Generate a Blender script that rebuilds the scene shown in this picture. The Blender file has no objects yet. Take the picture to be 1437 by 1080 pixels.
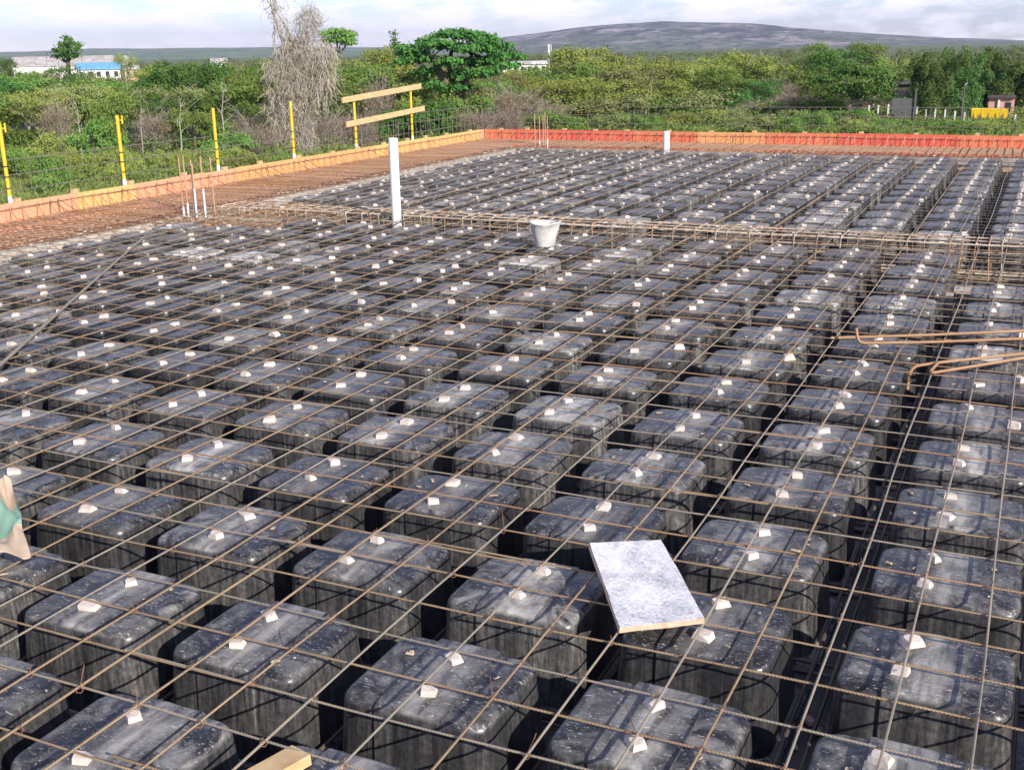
import bpy, bmesh, math, random
import numpy as np
from mathutils import Vector, Matrix

R = math.radians
rnd = random.Random(7)
nrg = np.random.default_rng(11)
scene = bpy.context.scene
COL = scene.collection

# ------------------------------------------------------------------ camera
CAM = np.array([0.790, -2.696, 1.628])
FPX, TH, ROLL, PSI = 1569.6, 0.29134, -0.0189, -0.44146
fw = np.array([math.sin(PSI)*math.cos(TH), math.cos(PSI)*math.cos(TH), -math.sin(TH)])
rt = np.array([math.cos(PSI), -math.sin(PSI), 0.0])
up = np.cross(rt, fw)
rt, up = rt*math.cos(ROLL)+up*math.sin(ROLL), -rt*math.sin(ROLL)+up*math.cos(ROLL)
cam = bpy.data.cameras.new("camera"); cam_o = bpy.data.objects.new("camera", cam); COL.objects.link(cam_o)
cam.sensor_fit = 'HORIZONTAL'; cam.sensor_width = 36.0; cam.lens = 36.0*FPX/1437.0
cam.clip_start = 0.05; cam.clip_end = 40000
M4 = Matrix(((rt[0], up[0], -fw[0], CAM[0]), (rt[1], up[1], -fw[1], CAM[1]), (rt[2], up[2], -fw[2], CAM[2]), (0, 0, 0, 1)))
cam_o.matrix_world = M4
scene.camera = cam_o

# ------------------------------------------------------------------ light
SUN_EL, SUN_AZ = R(25.0), math.atan2(1.96, -1.2)      # azimuth clockwise from +Y
SUN = np.array([math.sin(SUN_AZ)*math.cos(SUN_EL), math.cos(SUN_AZ)*math.cos(SUN_EL), math.sin(SUN_EL)])
world = bpy.data.worlds.new("World"); scene.world = world; world.use_nodes = True
nt = world.node_tree; nt.nodes.clear()
def wn(t, **k):
    n = nt.nodes.new(t)
    for a, b in k.items(): setattr(n, a, b)
    return n
w_out = wn('ShaderNodeOutputWorld'); w_bg = wn('ShaderNodeBackground'); w_bg.inputs['Strength'].default_value = 0.10
sky = wn('ShaderNodeTexSky', sky_type='NISHITA', sun_disc=False, sun_elevation=SUN_EL, sun_rotation=SUN_AZ,
         altitude=300.0, air_density=1.0, dust_density=0.25, ozone_density=2.2)
tc = wn('ShaderNodeTexCoord'); sep = wn('ShaderNodeSeparateXYZ'); mp = wn('ShaderNodeCombineXYZ')
zp = wn('ShaderNodeMath', operation='ADD'); zp.inputs[1].default_value = 0.30
zq = wn('ShaderNodeMath', operation='MAXIMUM'); zq.inputs[1].default_value = 0.06
dx = wn('ShaderNodeMath', operation='DIVIDE'); dy = wn('ShaderNodeMath', operation='DIVIDE')
cn = wn('ShaderNodeTexNoise'); cn.inputs['Scale'].default_value = 4.6; cn.inputs['Detail'].default_value = 9.0; cn.inputs['Roughness'].default_value = 0.62
cr = wn('ShaderNodeValToRGB'); cr.color_ramp.elements[0].position = 0.42; cr.color_ramp.elements[1].position = 0.58
cmix = wn('ShaderNodeMix', data_type='RGBA')
cmix.inputs['B'].default_value = (10.6, 10.0, 10.4, 1)
cm2 = wn('ShaderNodeMath', operation='MULTIPLY')
bank = wn('ShaderNodeMapRange'); bank.inputs['From Min'].default_value = 0.02; bank.inputs['From Max'].default_value = 0.45   # fair-weather cloud banks up towards the horizon
bank.inputs['To Min'].default_value = 0.95; bank.inputs['To Max'].default_value = 0.30
L = nt.links.new
L(tc.outputs['Generated'], sep.inputs[0]); L(sep.outputs['Z'], zp.inputs[0]); L(zp.outputs[0], zq.inputs[0])
L(sep.outputs['X'], dx.inputs[0]); L(zq.outputs[0], dx.inputs[1]); L(sep.outputs['Y'], dy.inputs[0]); L(zq.outputs[0], dy.inputs[1])
L(dx.outputs[0], mp.inputs['X']); L(dy.outputs[0], mp.inputs['Y']); L(mp.outputs[0], cn.inputs['Vector'])
L(cn.outputs['Fac'], cr.inputs['Fac']); L(cr.outputs['Color'], cm2.inputs[0]); L(sep.outputs['Z'], bank.inputs['Value']); L(bank.outputs[0], cm2.inputs[1]); L(cm2.outputs[0], cmix.inputs['Factor'])
tint = wn('ShaderNodeMix', data_type='RGBA', blend_type='MULTIPLY'); tint.inputs['Factor'].default_value = 1.0; tint.inputs['B'].default_value = (0.96, 0.97, 1.30, 1)
L(sky.outputs['Color'], tint.inputs['A']); L(tint.outputs['Result'], cmix.inputs['A']); L(cmix.outputs['Result'], w_bg.inputs['Color']); L(w_bg.outputs[0], w_out.inputs['Surface'])
sun = bpy.data.lights.new("sun", 'SUN'); sun.energy = 5.0; sun.angle = R(0.53); sun.color = (1.0, 0.93, 0.82)
sun_o = bpy.data.objects.new("sun", sun); COL.objects.link(sun_o)
sun_o.rotation_euler = Vector(tuple(-SUN)).to_track_quat('-Z', 'Y').to_euler()
sun_o.location = (30, -20, 30)
scene.view_settings.view_transform = 'Standard'; scene.view_settings.look = 'None'
scene.view_settings.gamma = 1.0; scene.view_settings.use_curve_mapping = False
scene.view_settings.exposure = 0.45
scene.render.engine = 'CYCLES'
scene.cycles.max_bounces = 6; scene.cycles.volume_bounces = 0

# ------------------------------------------------------------------ measuring helpers (photo pixel -> place)
def ray(x, y): return fw + (x-718.5)/FPX*rt - (y-540.0)/FPX*up
def on_z(x, y, z=0.0):
    d = ray(x, y); t = (z-CAM[2])/d[2]; return CAM+t*d
def at_dist(x, y, dist):
    d = ray(x, y); return CAM + d*dist/math.hypot(d[0], d[1])
def project(P):
    d = np.asarray(P, float)-CAM; z = d@fw
    if z < 0.05: return None
    return 718.5+FPX*(d@rt)/z, 540-FPX*(d@up)/z

# ------------------------------------------------------------------ materials
def mat(name):
    m = bpy.data.materials.new(name); m.use_nodes = True
    n = m.node_tree; b = n.nodes['Principled BSDF']
    return m, n, b
def nd(n, t, **k):
    x = n.nodes.new(t)
    for a, b in k.items():
        if a in ('inp',):
            for i, v in b.items(): x.inputs[i].default_value = v
        else: setattr(x, a, b)
    return x
def coords(n, scale=(1, 1, 1), rand=True, kind='Object'):
    t = nd(n, 'ShaderNodeTexCoord'); m = nd(n, 'ShaderNodeMapping'); m.inputs['Scale'].default_value = scale
    n.links.new(t.outputs[kind], m.inputs['Vector'])
    if rand:
        oi = nd(n, 'ShaderNodeObjectInfo'); mu = nd(n, 'ShaderNodeMath', operation='MULTIPLY'); mu.inputs[1].default_value = 137.0
        n.links.new(oi.outputs['Random'], mu.inputs[0])
        cb = nd(n, 'ShaderNodeCombineXYZ'); n.links.new(mu.outputs[0], cb.inputs[0]); n.links.new(mu.outputs[0], cb.inputs[1])
        n.links.new(cb.outputs[0], m.inputs['Location'])
    return m.outputs['Vector']
def noise(n, vec, scale, detail=4, rough=0.55, dist=0.0):
    x = nd(n, 'ShaderNodeTexNoise'); x.inputs['Scale'].default_value = scale; x.inputs['Detail'].default_value = detail
    x.inputs['Roughness'].default_value = rough; x.inputs['Distortion'].default_value = dist
    n.links.new(vec, x.inputs['Vector']); return x.outputs['Fac']
def ramp(n, fac, stops):
    x = nd(n, 'ShaderNodeValToRGB'); e = x.color_ramp.elements
    while len(e) < len(stops): e.new(0.5)
    for el, (p, c) in zip(e, stops):
        el.position = p; el.color = (c, c, c, 1) if isinstance(c, (int, float)) else (*c, 1)
    n.links.new(fac, x.inputs['Fac']); return x.outputs['Color']
def math_(n, op, a, b=None, clamp=False):
    x = nd(n, 'ShaderNodeMath', operation=op, use_clamp=clamp)
    for i, v in enumerate((a, b)):
        if v is None: continue
        if isinstance(v, (int, float)): x.inputs[i].default_value = v
        else: n.links.new(v, x.inputs[i])
    return x.outputs[0]
def mix(n, f, a, b):
    x = nd(n, 'ShaderNodeMix', data_type='RGBA')
    for k, v in (('Factor', f), ('A', a), ('B', b)):
        if isinstance(v, (int, float)): x.inputs[k].default_value = v
        elif isinstance(v, tuple): x.inputs[k].default_value = (*v, 1)
        else: n.links.new(v, x.inputs[k])
    return x.outputs['Result']
def bump(n, b, fac, strength, dist=0.01):
    x = nd(n, 'ShaderNodeBump'); x.inputs['Strength'].default_value = strength; x.inputs['Distance'].default_value = dist
    n.links.new(fac, x.inputs['Height']); n.links.new(x.outputs[0], b.inputs['Normal'])

def simple(name, c1, c2, scale=8, rough=0.7, bmp=0.0, stretch=(1, 1, 1), metal=0.0, spec=0.4, lo=0.35, hi=0.65):
    m, n, b = mat(name)
    v = coords(n, stretch); f = noise(n, v, scale, 5, 0.6)
    c = mix(n, ramp(n, f, [(lo, 0.0), (hi, 1.0)]), c1, c2)
    n.links.new(c, b.inputs['Base Color']); b.inputs['Roughness'].default_value = rough; b.inputs['Metallic'].default_value = metal
    b.inputs['Specular IOR Level'].default_value = spec
    if bmp: bump(n, b, f, bmp)
    return m

def dome_material(name, dusty):
    m, n, b = mat(name)
    geo = nd(n, 'ShaderNodeNewGeometry'); sx = nd(n, 'ShaderNodeSeparateXYZ'); n.links.new(geo.outputs['Normal'], sx.inputs[0])
    top = ramp(n, sx.outputs['Z'], [(0.35, 0.0), (0.8, 1.0)])
    vt = coords(n, (1, 1, 1)); vs = coords(n, (75, 75, 3.2)); vf = coords(n, (10, 26, 10))
    oi = nd(n, 'ShaderNodeObjectInfo')
    # grey cement film in cloudy patches
    film = ramp(n, noise(n, vt, 8, 8, 0.66, 1.2), [(0.45-0.12*dusty, 0.03), (0.64-0.12*dusty, 1.0)])
    film2 = ramp(n, noise(n, vt, 3.1, 3, 0.5), [(0.3, 0.3), (0.65, 1.0)])
    # scuffs and splashes
    fleck = ramp(n, noise(n, vf, 6.0, 6, 0.72, 0.8), [(0.59, 0.0), (0.63, 1.0)])
    fine = ramp(n, noise(n, vt, 95, 3, 0.6), [(0.5, 0.0), (0.75, 0.7)])
    streak = ramp(n, noise(n, vs, 1.0, 5, 0.65), [(0.35, 0.14), (0.72, 1.0)])
    # dusty lane along the crown, where slurry was walked and spilled
    tco = nd(n, 'ShaderNodeTexCoord'); so = nd(n, 'ShaderNodeSeparateXYZ'); n.links.new(tco.outputs['Object'], so.inputs[0])
    lane = math_(n, 'SUBTRACT', 1.0, math_(n, 'MULTIPLY', math_(n, 'ABSOLUTE', math_(n, 'ADD', so.outputs['X'], -0.010)), 9.5), True)
    lane = math_(n, 'MULTIPLY', lane, ramp(n, noise(n, coords(n, (20, 3, 20)), 1.3, 4), [(0.30, 0.0), (0.60, 1.0)]))
    tdust = math_(n, 'ADD', math_(n, 'MULTIPLY', math_(n, 'MULTIPLY', film, film2), 0.66+0.34*dusty), math_(n, 'MULTIPLY', lane, 0.85), True)
    tdust = math_(n, 'ADD', tdust, math_(n, 'MULTIPLY', fine, 0.12), True)
    spk = ramp(n, noise(n, vt, 55, 4, 0.7), [(0.35, 0.35), (0.65, 1.0)])
    broad = ramp(n, noise(n, coords(n, (9, 9, 1.2)), 1.0, 3), [(0.35, 0.35), (0.65, 1.15)])
    streak = math_(n, 'MULTIPLY', math_(n, 'MULTIPLY', streak, spk), broad)
    sdust = math_(n, 'MULTIPLY', streak, 0.48+0.46*dusty)
    d = mix(n, top, sdust, tdust)
    amt = math_(n, 'ADD', math_(n, 'MULTIPLY', oi.outputs['Random'], 0.75), 0.40)
    dd = math_(n, 'MULTIPLY', d, amt, True)
    c = mix(n, dd, (0.014, 0.014, 0.018), tuple(a+(b_-a)*dusty for a, b_ in zip((0.46, 0.44, 0.41), (0.62, 0.60, 0.57))))
    c = mix(n, math_(n, 'MULTIPLY', math_(n, 'MULTIPLY', fleck, top), 0.85), c, (0.60, 0.57, 0.51))
    n.links.new(c, b.inputs['Base Color'])
    r = math_(n, 'ADD', math_(n, 'MULTIPLY', dd, 0.55), 0.27)
    n.links.new(r, b.inputs['Roughness']); b.inputs['Specular IOR Level'].default_value = 0.45
    bump(n, b, math_(n, 'ADD', noise(n, vt, 40, 3), math_(n, 'MULTIPLY', noise(n, vt, 6, 2), 2.0)), 0.18, 0.006)
    return m

def rebar_material(name, c1, c2, c3):
    m, n, b = mat(name)
    v = coords(n); f = noise(n, v, 4.5, 4, 0.6); g = noise(n, v, 60, 3, 0.6)
    c = mix(n, ramp(n, f, [(0.35, 0.0), (0.65, 1.0)]), c1, c2)
    c = mix(n, ramp(n, g, [(0.55, 0.0), (0.75, 0.8)]), c, c3)
    n.links.new(c, b.inputs['Base Color']); b.inputs['Roughness'].default_value = 0.62; b.inputs['Metallic'].default_value = 0.25
    tcx = nd(n, 'ShaderNodeTexCoord'); wv = nd(n, 'ShaderNodeTexWave', wave_type='BANDS', bands_direction='DIAGONAL'); wv.inputs['Scale'].default_value = 62.0; wv.inputs['Distortion'].default_value = 0.3
    n.links.new(tcx.outputs['Object'], wv.inputs['Vector']); bump(n, b, math_(n, 'ADD', g, wv.outputs['Fac']), 0.7, 0.0012)
    return m

def leaf_material(name, c1, c2, trans=0.22):
    m = bpy.data.materials.new(name); m.use_nodes = True; n = m.node_tree; n.nodes.clear()
    out = nd(n, 'ShaderNodeOutputMaterial')
    oi = nd(n, 'ShaderNodeObjectInfo')
    v = coords(n, (1, 1, 1)); f = noise(n, v, 0.45, 3, 0.6); g = noise(n, v, 2.0, 2, 0.5)
    c = mix(n, ramp(n, math_(n, 'ADD', math_(n, 'MULTIPLY', f, 0.6), math_(n, 'MULTIPLY', g, 0.4)), [(0.34, 0.0), (0.66, 1.0)]), c1, c2)
    hs = nd(n, 'ShaderNodeHueSaturation'); n.links.new(c, hs.inputs['Color'])
    n.links.new(math_(n, 'ADD', math_(n, 'MULTIPLY', oi.outputs['Random'], 0.045), 0.478), hs.inputs['Hue'])
    n.links.new(math_(n, 'ADD', math_(n, 'MULTIPLY', oi.outputs['Random'], 0.5), 0.78), hs.inputs['Value'])
    d = nd(n, 'ShaderNodeBsdfDiffuse'); t = nd(n, 'ShaderNodeBsdfTranslucent'); mx = nd(n, 'ShaderNodeMixShader'); mx.inputs[0].default_value = trans
    n.links.new(hs.outputs[0], d.inputs['Color']); n.links.new(hs.outputs[0], t.inputs['Color'])
    n.links.new(d.outputs[0], mx.inputs[1]); n.links.new(t.outputs[0], mx.inputs[2]); n.links.new(mx.outputs[0], out.inputs['Surface'])
    return m

MT = {}
MT['dome'] = dome_material('black_plastic', 0.0)
MT['dome_dusty'] = dome_material('cement_dusted_plastic', 1.0)
MT['dome_grey'] = dome_material('grey_dusted_plastic', 0.45)
MT['rebar_rust'] = rebar_material('rusty_steel', (0.29, 0.195, 0.115), (0.39, 0.28, 0.165), (0.21, 0.11, 0.06))
MT['rebar_grey'] = rebar_material('dull_steel', (0.28, 0.245, 0.20), (0.35, 0.29, 0.21), (0.21, 0.14, 0.09))
MT['rebar_orange'] = rebar_material('orange_rusty_steel', (0.36, 0.20, 0.10), (0.42, 0.26, 0.14), (0.28, 0.13, 0.06))
MT['rebar_mat'] = rebar_material('red_rusty_steel', (0.46, 0.275, 0.17), (0.54, 0.36, 0.24), (0.33, 0.18, 0.11))
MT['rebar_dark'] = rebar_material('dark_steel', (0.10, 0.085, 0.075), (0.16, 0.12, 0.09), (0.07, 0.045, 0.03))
MT['rebar_fence'] = rebar_material('weathered_mesh_steel', (0.16, 0.14, 0.12), (0.22, 0.19, 0.16), (0.13, 0.09, 0.07))
MT['rebar_caked'] = simple('cement_caked_steel', (0.60, 0.51, 0.40), (0.33, 0.22, 0.14), 14, 0.9, 0.5)
MT['spacer'] = simple('pale_mortar', (0.66, 0.585, 0.53), (0.55, 0.47, 0.42), 30, 0.9, 0.5)
MT['deck'] = simple('dark_deck_plywood', (0.05, 0.052, 0.06), (0.13, 0.12, 0.11), 5, 0.75, 0.1)  # very dark blue-grey, mottled with a lighter grey
MT['pan'] = simple('brown_dusty_formwork', (0.50, 0.335, 0.23), (0.60, 0.44, 0.32), 6, 0.85, 0.1)
MT['wire'] = simple('tie_wire_steel', (0.20, 0.09, 0.05), (0.10, 0.06, 0.04), 40, 0.7)
MT['pvc'] = simple('white_plastic_pipe', (0.82, 0.82, 0.83), (0.74, 0.74, 0.75), 3, 0.35, 0.0, (1, 1, 0.4))
MT['cement'] = simple('cement_crust', (0.66, 0.63, 0.60), (0.40, 0.385, 0.37), 13, 0.9, 0.5, (1, 1, .6))
MT['yellow'] = simple('yellow_paint', (0.78, 0.50, 0.03), (0.68, 0.42, 0.04), 9, 0.5)
MT['black_band'] = simple('black_tape', (0.03, 0.03, 0.03), (0.05, 0.045, 0.03), 9, 0.6)
MT['white_foot'] = simple('white_paint', (0.75, 0.76, 0.78), (0.5, 0.55, 0.65), 20, 0.5)
MT['pale_board'] = simple('mortar_splashed_timber', (0.50, 0.46, 0.42), (0.33, 0.28, 0.24), 7, 0.85, 0.2)
MT['lumber'] = simple('sawn_timber', (0.66, 0.47, 0.25), (0.50, 0.31, 0.15), 4, 0.75, 0.15, (3, 3, 14))
MT['form_orange'] = simple('orange_form_plywood', (0.72, 0.30, 0.12), (0.80, 0.40, 0.16), 3, 0.6, 0.05, (1.5, 9, 1))
MT['form_amber'] = simple('amber_form_plywood', (0.80, 0.46, 0.17), (0.74, 0.37, 0.13), 3, 0.6, 0.05, (1.5, 9, 1))
MT['form_red'] = simple('red_form_plywood', (0.62, 0.09, 0.07), (0.70, 0.16, 0.09), 3, 0.55, 0.05, (4, 4, 1))
MT['form_pink'] = simple('pinkish_form_plywood', (0.76, 0.30, 0.20), (0.72, 0.36, 0.17), 3, 0.6, 0.05, (1.5, 9, 1))
MT['form_coral'] = simple('coral_form_plywood', (0.66, 0.14, 0.08), (0.74, 0.24, 0.11), 3, 0.6, 0.05, (4, 4, 1))
MT['bark_pale'] = simple('pale_bark', (0.42, 0.38, 0.32), (0.25, 0.21, 0.17), 3, 0.9, 0.3, (2, 2, 0.6))
MT['bark_dark'] = simple('dark_bark', (0.11, 0.085, 0.06), (0.19, 0.15, 0.11), 3, 0.9, 0.3, (2, 2, 0.6))
MT['dry_vine'] = simple('dry_vine', (0.43, 0.38, 0.31), (0.25, 0.21, 0.165), 1.2, 0.95)
MT['dry_twig'] = simple('dry_twig', (0.30, 0.245, 0.195), (0.20, 0.16, 0.13), 0.8, 0.95)
MT['leaf_green'] = leaf_material('leaf_green', (0.120, 0.210, 0.045), (0.210, 0.310, 0.080))
MT['leaf_dark'] = leaf_material('leaf_dark_green', (0.062, 0.140, 0.034), (0.120, 0.225, 0.055))
MT['leaf_yellow'] = leaf_material('leaf_yellow_green', (0.215, 0.275, 0.060), (0.330, 0.380, 0.105))
MT['leaf_olive'] = leaf_material('leaf_olive', (0.195, 0.225, 0.080), (0.285, 0.305, 0.125))
MT['leaf_bamboo'] = leaf_material('leaf_bamboo', (0.065, 0.130, 0.036), (0.165, 0.245, 0.075), 0.25)
MT['leaf_brown'] = leaf_material('leaf_dry_brown', (0.24, 0.15, 0.09), (0.30, 0.20, 0.13))
MT['blossom'] = leaf_material('yellow_blossom', (0.45, 0.33, 0.03), (0.60, 0.46, 0.06))
MT['grass'] = leaf_material('grass_blades', (0.120, 0.195, 0.045), (0.330, 0.350, 0.130))
MT['far_leaf'] = leaf_material('far_wood_leaf', (0.115, 0.170, 0.055), (0.205, 0.245, 0.095))

# ------------------------------------------------------------------ mesh helpers
ORG = {}
class MB:
    def __init__(s): s.v = []; s.f = []; s.smooth = False
    def add(s, vs, fs):
        o = len(s.v); s.v += [tuple(map(float, p)) for p in vs]; s.f += [tuple(i+o for i in q) for q in fs]; return s
    def box(s, c, size, rot=None, taper=1.0):
        hx, hy, hz = size[0]/2, size[1]/2, size[2]/2
        P = [(-hx, -hy, -hz), (hx, -hy, -hz), (hx, hy, -hz), (-hx, hy, -hz),
             (-hx*taper, -hy*taper, hz), (hx*taper, -hy*taper, hz), (hx*taper, hy*taper, hz), (-hx*taper, hy*taper, hz)]
        if rot is not None: P = [tuple(rot @ Vector(p)) for p in P]
        P = [(p[0]+c[0], p[1]+c[1], p[2]+c[2]) for p in P]
        return s.add(P, [(3, 2, 1, 0), (4, 5, 6, 7), (0, 1, 5, 4), (1, 2, 6, 5), (2, 3, 7, 6), (3, 0, 4, 7)])
    def tube(s, pts, r, n=6, cap=True):
        pts = [np.asarray(p, float) for p in pts]; rs = r if isinstance(r, (list, tuple)) else [r]*len(pts)
        vs = []; u0 = None
        for i, p in enumerate(pts):
            t = pts[min(i+1, len(pts)-1)]-pts[max(i-1, 0)]; t = t/(np.linalg.norm(t)+1e-12)
            if u0 is None:
                a = np.array([0, 0, 1.]) if abs(t[2]) < 0.9 else np.array([1., 0, 0]); u0 = np.cross(t, a)
            u = u0-t*(u0@t); u = u/(np.linalg.norm(u)+1e-12); u0 = u; w = np.cross(t, u)
            for k in range(n):
                a = 2*math.pi*k/n; vs.append(p+rs[i]*(math.cos(a)*u+math.sin(a)*w))
        fs = []
        for i in range(len(pts)-1):
            for k in range(n):
                k2 = (k+1) % n; fs.append((i*n+k, i*n+k2, (i+1)*n+k2, (i+1)*n+k))
        if cap:
            fs.append(tuple(range(n-1, -1, -1))); e = (len(pts)-1)*n; fs.append(tuple(range(e, e+n)))
        return s.add(vs, fs)
    def lathe(s, prof, c=(0, 0, 0), n=20):
        vs = []; fs = []
        for (r, z) in prof:
            for k in range(n):
                a = 2*math.pi*k/n; vs.append((c[0]+r*math.cos(a), c[1]+r*math.sin(a), c[2]+z))
        for i in range(len(prof)-1):
            for k in range(n):
                k2 = (k+1) % n; fs.append((i*n+k, i*n+k2, (i+1)*n+k2, (i+1)*n+k))
        return s.add(vs, fs)
    def mesh(s, name, m, org=(0, 0, 0), smooth=None):
        me = bpy.data.meshes.new(name)
        V = [(a-org[0], b-org[1], c-org[2]) for a, b, c in s.v]
        me.from_pydata(V, [], s.f)
        for mm in (m if isinstance(m, (list, tuple)) else [m]): me.materials.append(mm)
        if smooth is not None:
            me.polygons.foreach_set('use_smooth', [True]*len(me.polygons)); me.set_sharp_from_angle(angle=R(smooth))
        me.update(); return me
def link(name, me, parent=None, loc=(0, 0, 0)):
    o = bpy.data.objects.new(name, me); COL.objects.link(o); o.location = loc
    if parent: o.parent = parent
    return o
def part(name, mb, m, parent, smooth=None, label=None):
    org = ORG[parent.name]
    o = link(name, mb.mesh(name, m, org, smooth), parent); ORG[o.name] = org
    if label: o['label'] = label
    return o
def tag(o, label, cat, group=None):
    o['label'] = label; o['category'] = cat
    if group: o['group'] = group
    return o
def thing(name, loc, label, cat, group=None):
    o = link(name, None, None, loc); o.empty_display_size = 0.1; ORG[o.name] = tuple(loc); return tag(o, label, cat, group)
def solo(name, mb, m, loc, label, cat, group=None, smooth=None):
    o = link(name, mb.mesh(name, m, loc, smooth), None, loc); return tag(o, label, cat, group)
def struct(name, mb, m, smooth=None):
    o = link(name, mb.mesh(name, m, (0, 0, 0), smooth)); o['kind'] = 'structure'; return o
def np_mesh(name, V, F4, mats, midx=None):
    """quads from arrays"""
    me = bpy.data.meshes.new(name); nv, nf = len(V), len(F4); k = F4.shape[1]
    me.vertices.add(nv); me.vertices.foreach_set('co', np.ascontiguousarray(V, dtype=np.float32).ravel())
    me.loops.add(nf*k); me.loops.foreach_set('vertex_index', np.ascontiguousarray(F4, dtype=np.int32).ravel())
    me.polygons.add(nf); me.polygons.foreach_set('loop_start', np.arange(0, nf*k, k, dtype=np.int32))
    me.update(calc_edges=True); me.validate()
    for m in mats: me.materials.append(m)
    if midx is not None: me.polygons.foreach_set('material_index', np.asarray(midx, dtype=np.int32))
    return me

ORD = ['zeroth', 'first', 'second', 'third', 'fourth', 'fifth', 'sixth', 'seventh', 'eighth', 'ninth', 'tenth', 'eleventh', 'twelfth', 'thirteenth', 'fourteenth', 'fifteenth', 'sixteenth']

# ------------------------------------------------------------------ ground, hills, distant land
G = -8.0
def ground_material():
    m, n, b = mat('scrub_earth')
    v = coords(n, rand=False); f = noise(n, v, 0.06, 6, 0.6); g = noise(n, v, 0.9, 5, 0.65)
    c = mix(n, ramp(n, f, [(0.38, 0.0), (0.6, 1.0)]), (0.075, 0.11, 0.028), (0.13, 0.145, 0.05))
    c = mix(n, ramp(n, g, [(0.55, 0.0), (0.72, 0.8)]), c, (0.20, 0.125, 0.075))
    n.links.new(c, b.inputs['Base Color']); b.inputs['Roughness'].default_value = 0.95
    return m
g = MB(); NS = 96
for ring in (0.0, 40, 120, 400, 1500, 5000, 14000):
    for k in range(NS):
        a = 2*math.pi*k/NS; g.v.append((ring*math.sin(a), ring*math.cos(a), G))
for i in range(6):
    for k in range(NS):
        k2 = (k+1) % NS; g.f.append((i*NS+k, i*NS+k2, (i+1)*NS+k2, (i+1)*NS+k))
struct('ground', g, ground_material())

def hill_material(name, a, b_, c_, s=1.0):
    m, n, b = mat(name)
    v = coords(n, (0.0095*s, 0.0036*s, 0.012), rand=False)
    v2 = coords(n, (0.0011*s, 0.0009*s, 0.022), rand=False)
    f = noise(n, v, 1.0, 6, 0.7); h = noise(n, v2, 1.0, 5, 0.6); k = noise(n, coords(n, (0.030, 0.014, 0.03), rand=False), 1.0, 3, 0.7)
    c = mix(n, ramp(n, f, [(0.44, 0.0), (0.56, 1.0)]), a, b_)
    c = mix(n, ramp(n, h, [(0.42, 0.0), (0.58, 1.0)]), c, c_)
    c = mix(n, ramp(n, k, [(0.48, 0.0), (0.62, 0.7)]), c, (0.050, 0.070, 0.036))
    n.links.new(c, b.inputs['Base Color']); b.inputs['Roughness'].default_value = 0.95; b.inputs['Specular IOR Level'].default_value = 0.1
    return m
def ridge(name, prof, dist, depth, m, seed):
    """a long hill: prof = [(px, py of skyline)], crest at `dist`, foot `depth` nearer"""
    rr = np.random.default_rng(seed); xs = np.linspace(prof[0][0], prof[-1][0], 220)
    ys = np.interp(xs, [p[0] for p in prof], [p[1] for p in prof])
    wob = np.zeros_like(xs)
    for k in range(1, 40):
        wob += np.sin(xs*0.011*k+rr.uniform(0, 6.28))*1.6/k**1.1
    mb = MB(); NR = 26
    for x, y, w in zip(xs, ys, wob):
        top = at_dist(x, y-w*0.35, dist); d = (top[:2]-CAM[:2])/dist
        for j in range(NR+6):
            t = j/NR
            if t <= 1:
                rr_ = dist-depth*(1-t); h = (t*t*(3-2*t))**0.85
                ph = 9*math.sin(x*0.013+t*7)+5*math.sin(x*0.041-t*11)+3*math.sin(x*0.09+t*19)
                z = G-2+(top[2]-G+2)*h+ph*(top[2]-G)/140*t*(1-t)*3
            else:
                rr_ = dist+depth*(t-1)*2.5; z = top[2]-(top[2]-G)*min(1, (t-1)*4.2)**1.3*1.1
            mb.v.append((CAM[0]+d[0]*rr_, CAM[1]+d[1]*rr_, z))
    n1 = NR+6
    for i in range(len(xs)-1):
        for j in range(n1-1):
            mb.f.append((i*n1+j, (i+1)*n1+j, (i+1)*n1+j+1, i*n1+j+1))
    return struct(name, mb, m, 180)
ridge('hill', [(500, 84), (620, 70), (680, 60), (705, 53), (760, 46), (820, 38), (880, 33), (930, 30), (990, 31), (1060, 34), (1130, 41), (1220, 48), (1330, 53), (1437, 57),
               (1600, 63), (1900, 66), (2300, 70)], 5200, 1500, hill_material('hill_scrub', (0.10, 0.095, 0.10), (0.40, 0.34, 0.33), (0.16, 0.18, 0.13)), 3)
ridge('plateau', [(-900, 95), (-300, 82), (-60, 75), (0, 73), (120, 70), (200, 69), (370, 67), (520, 66), (620, 66.5), (720, 70), (900, 72)], 7000, 4200,
      hill_material('plateau_scrub', (0.14, 0.21, 0.12), (0.20, 0.27, 0.16), (0.24, 0.27, 0.18)), 5)

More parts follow.
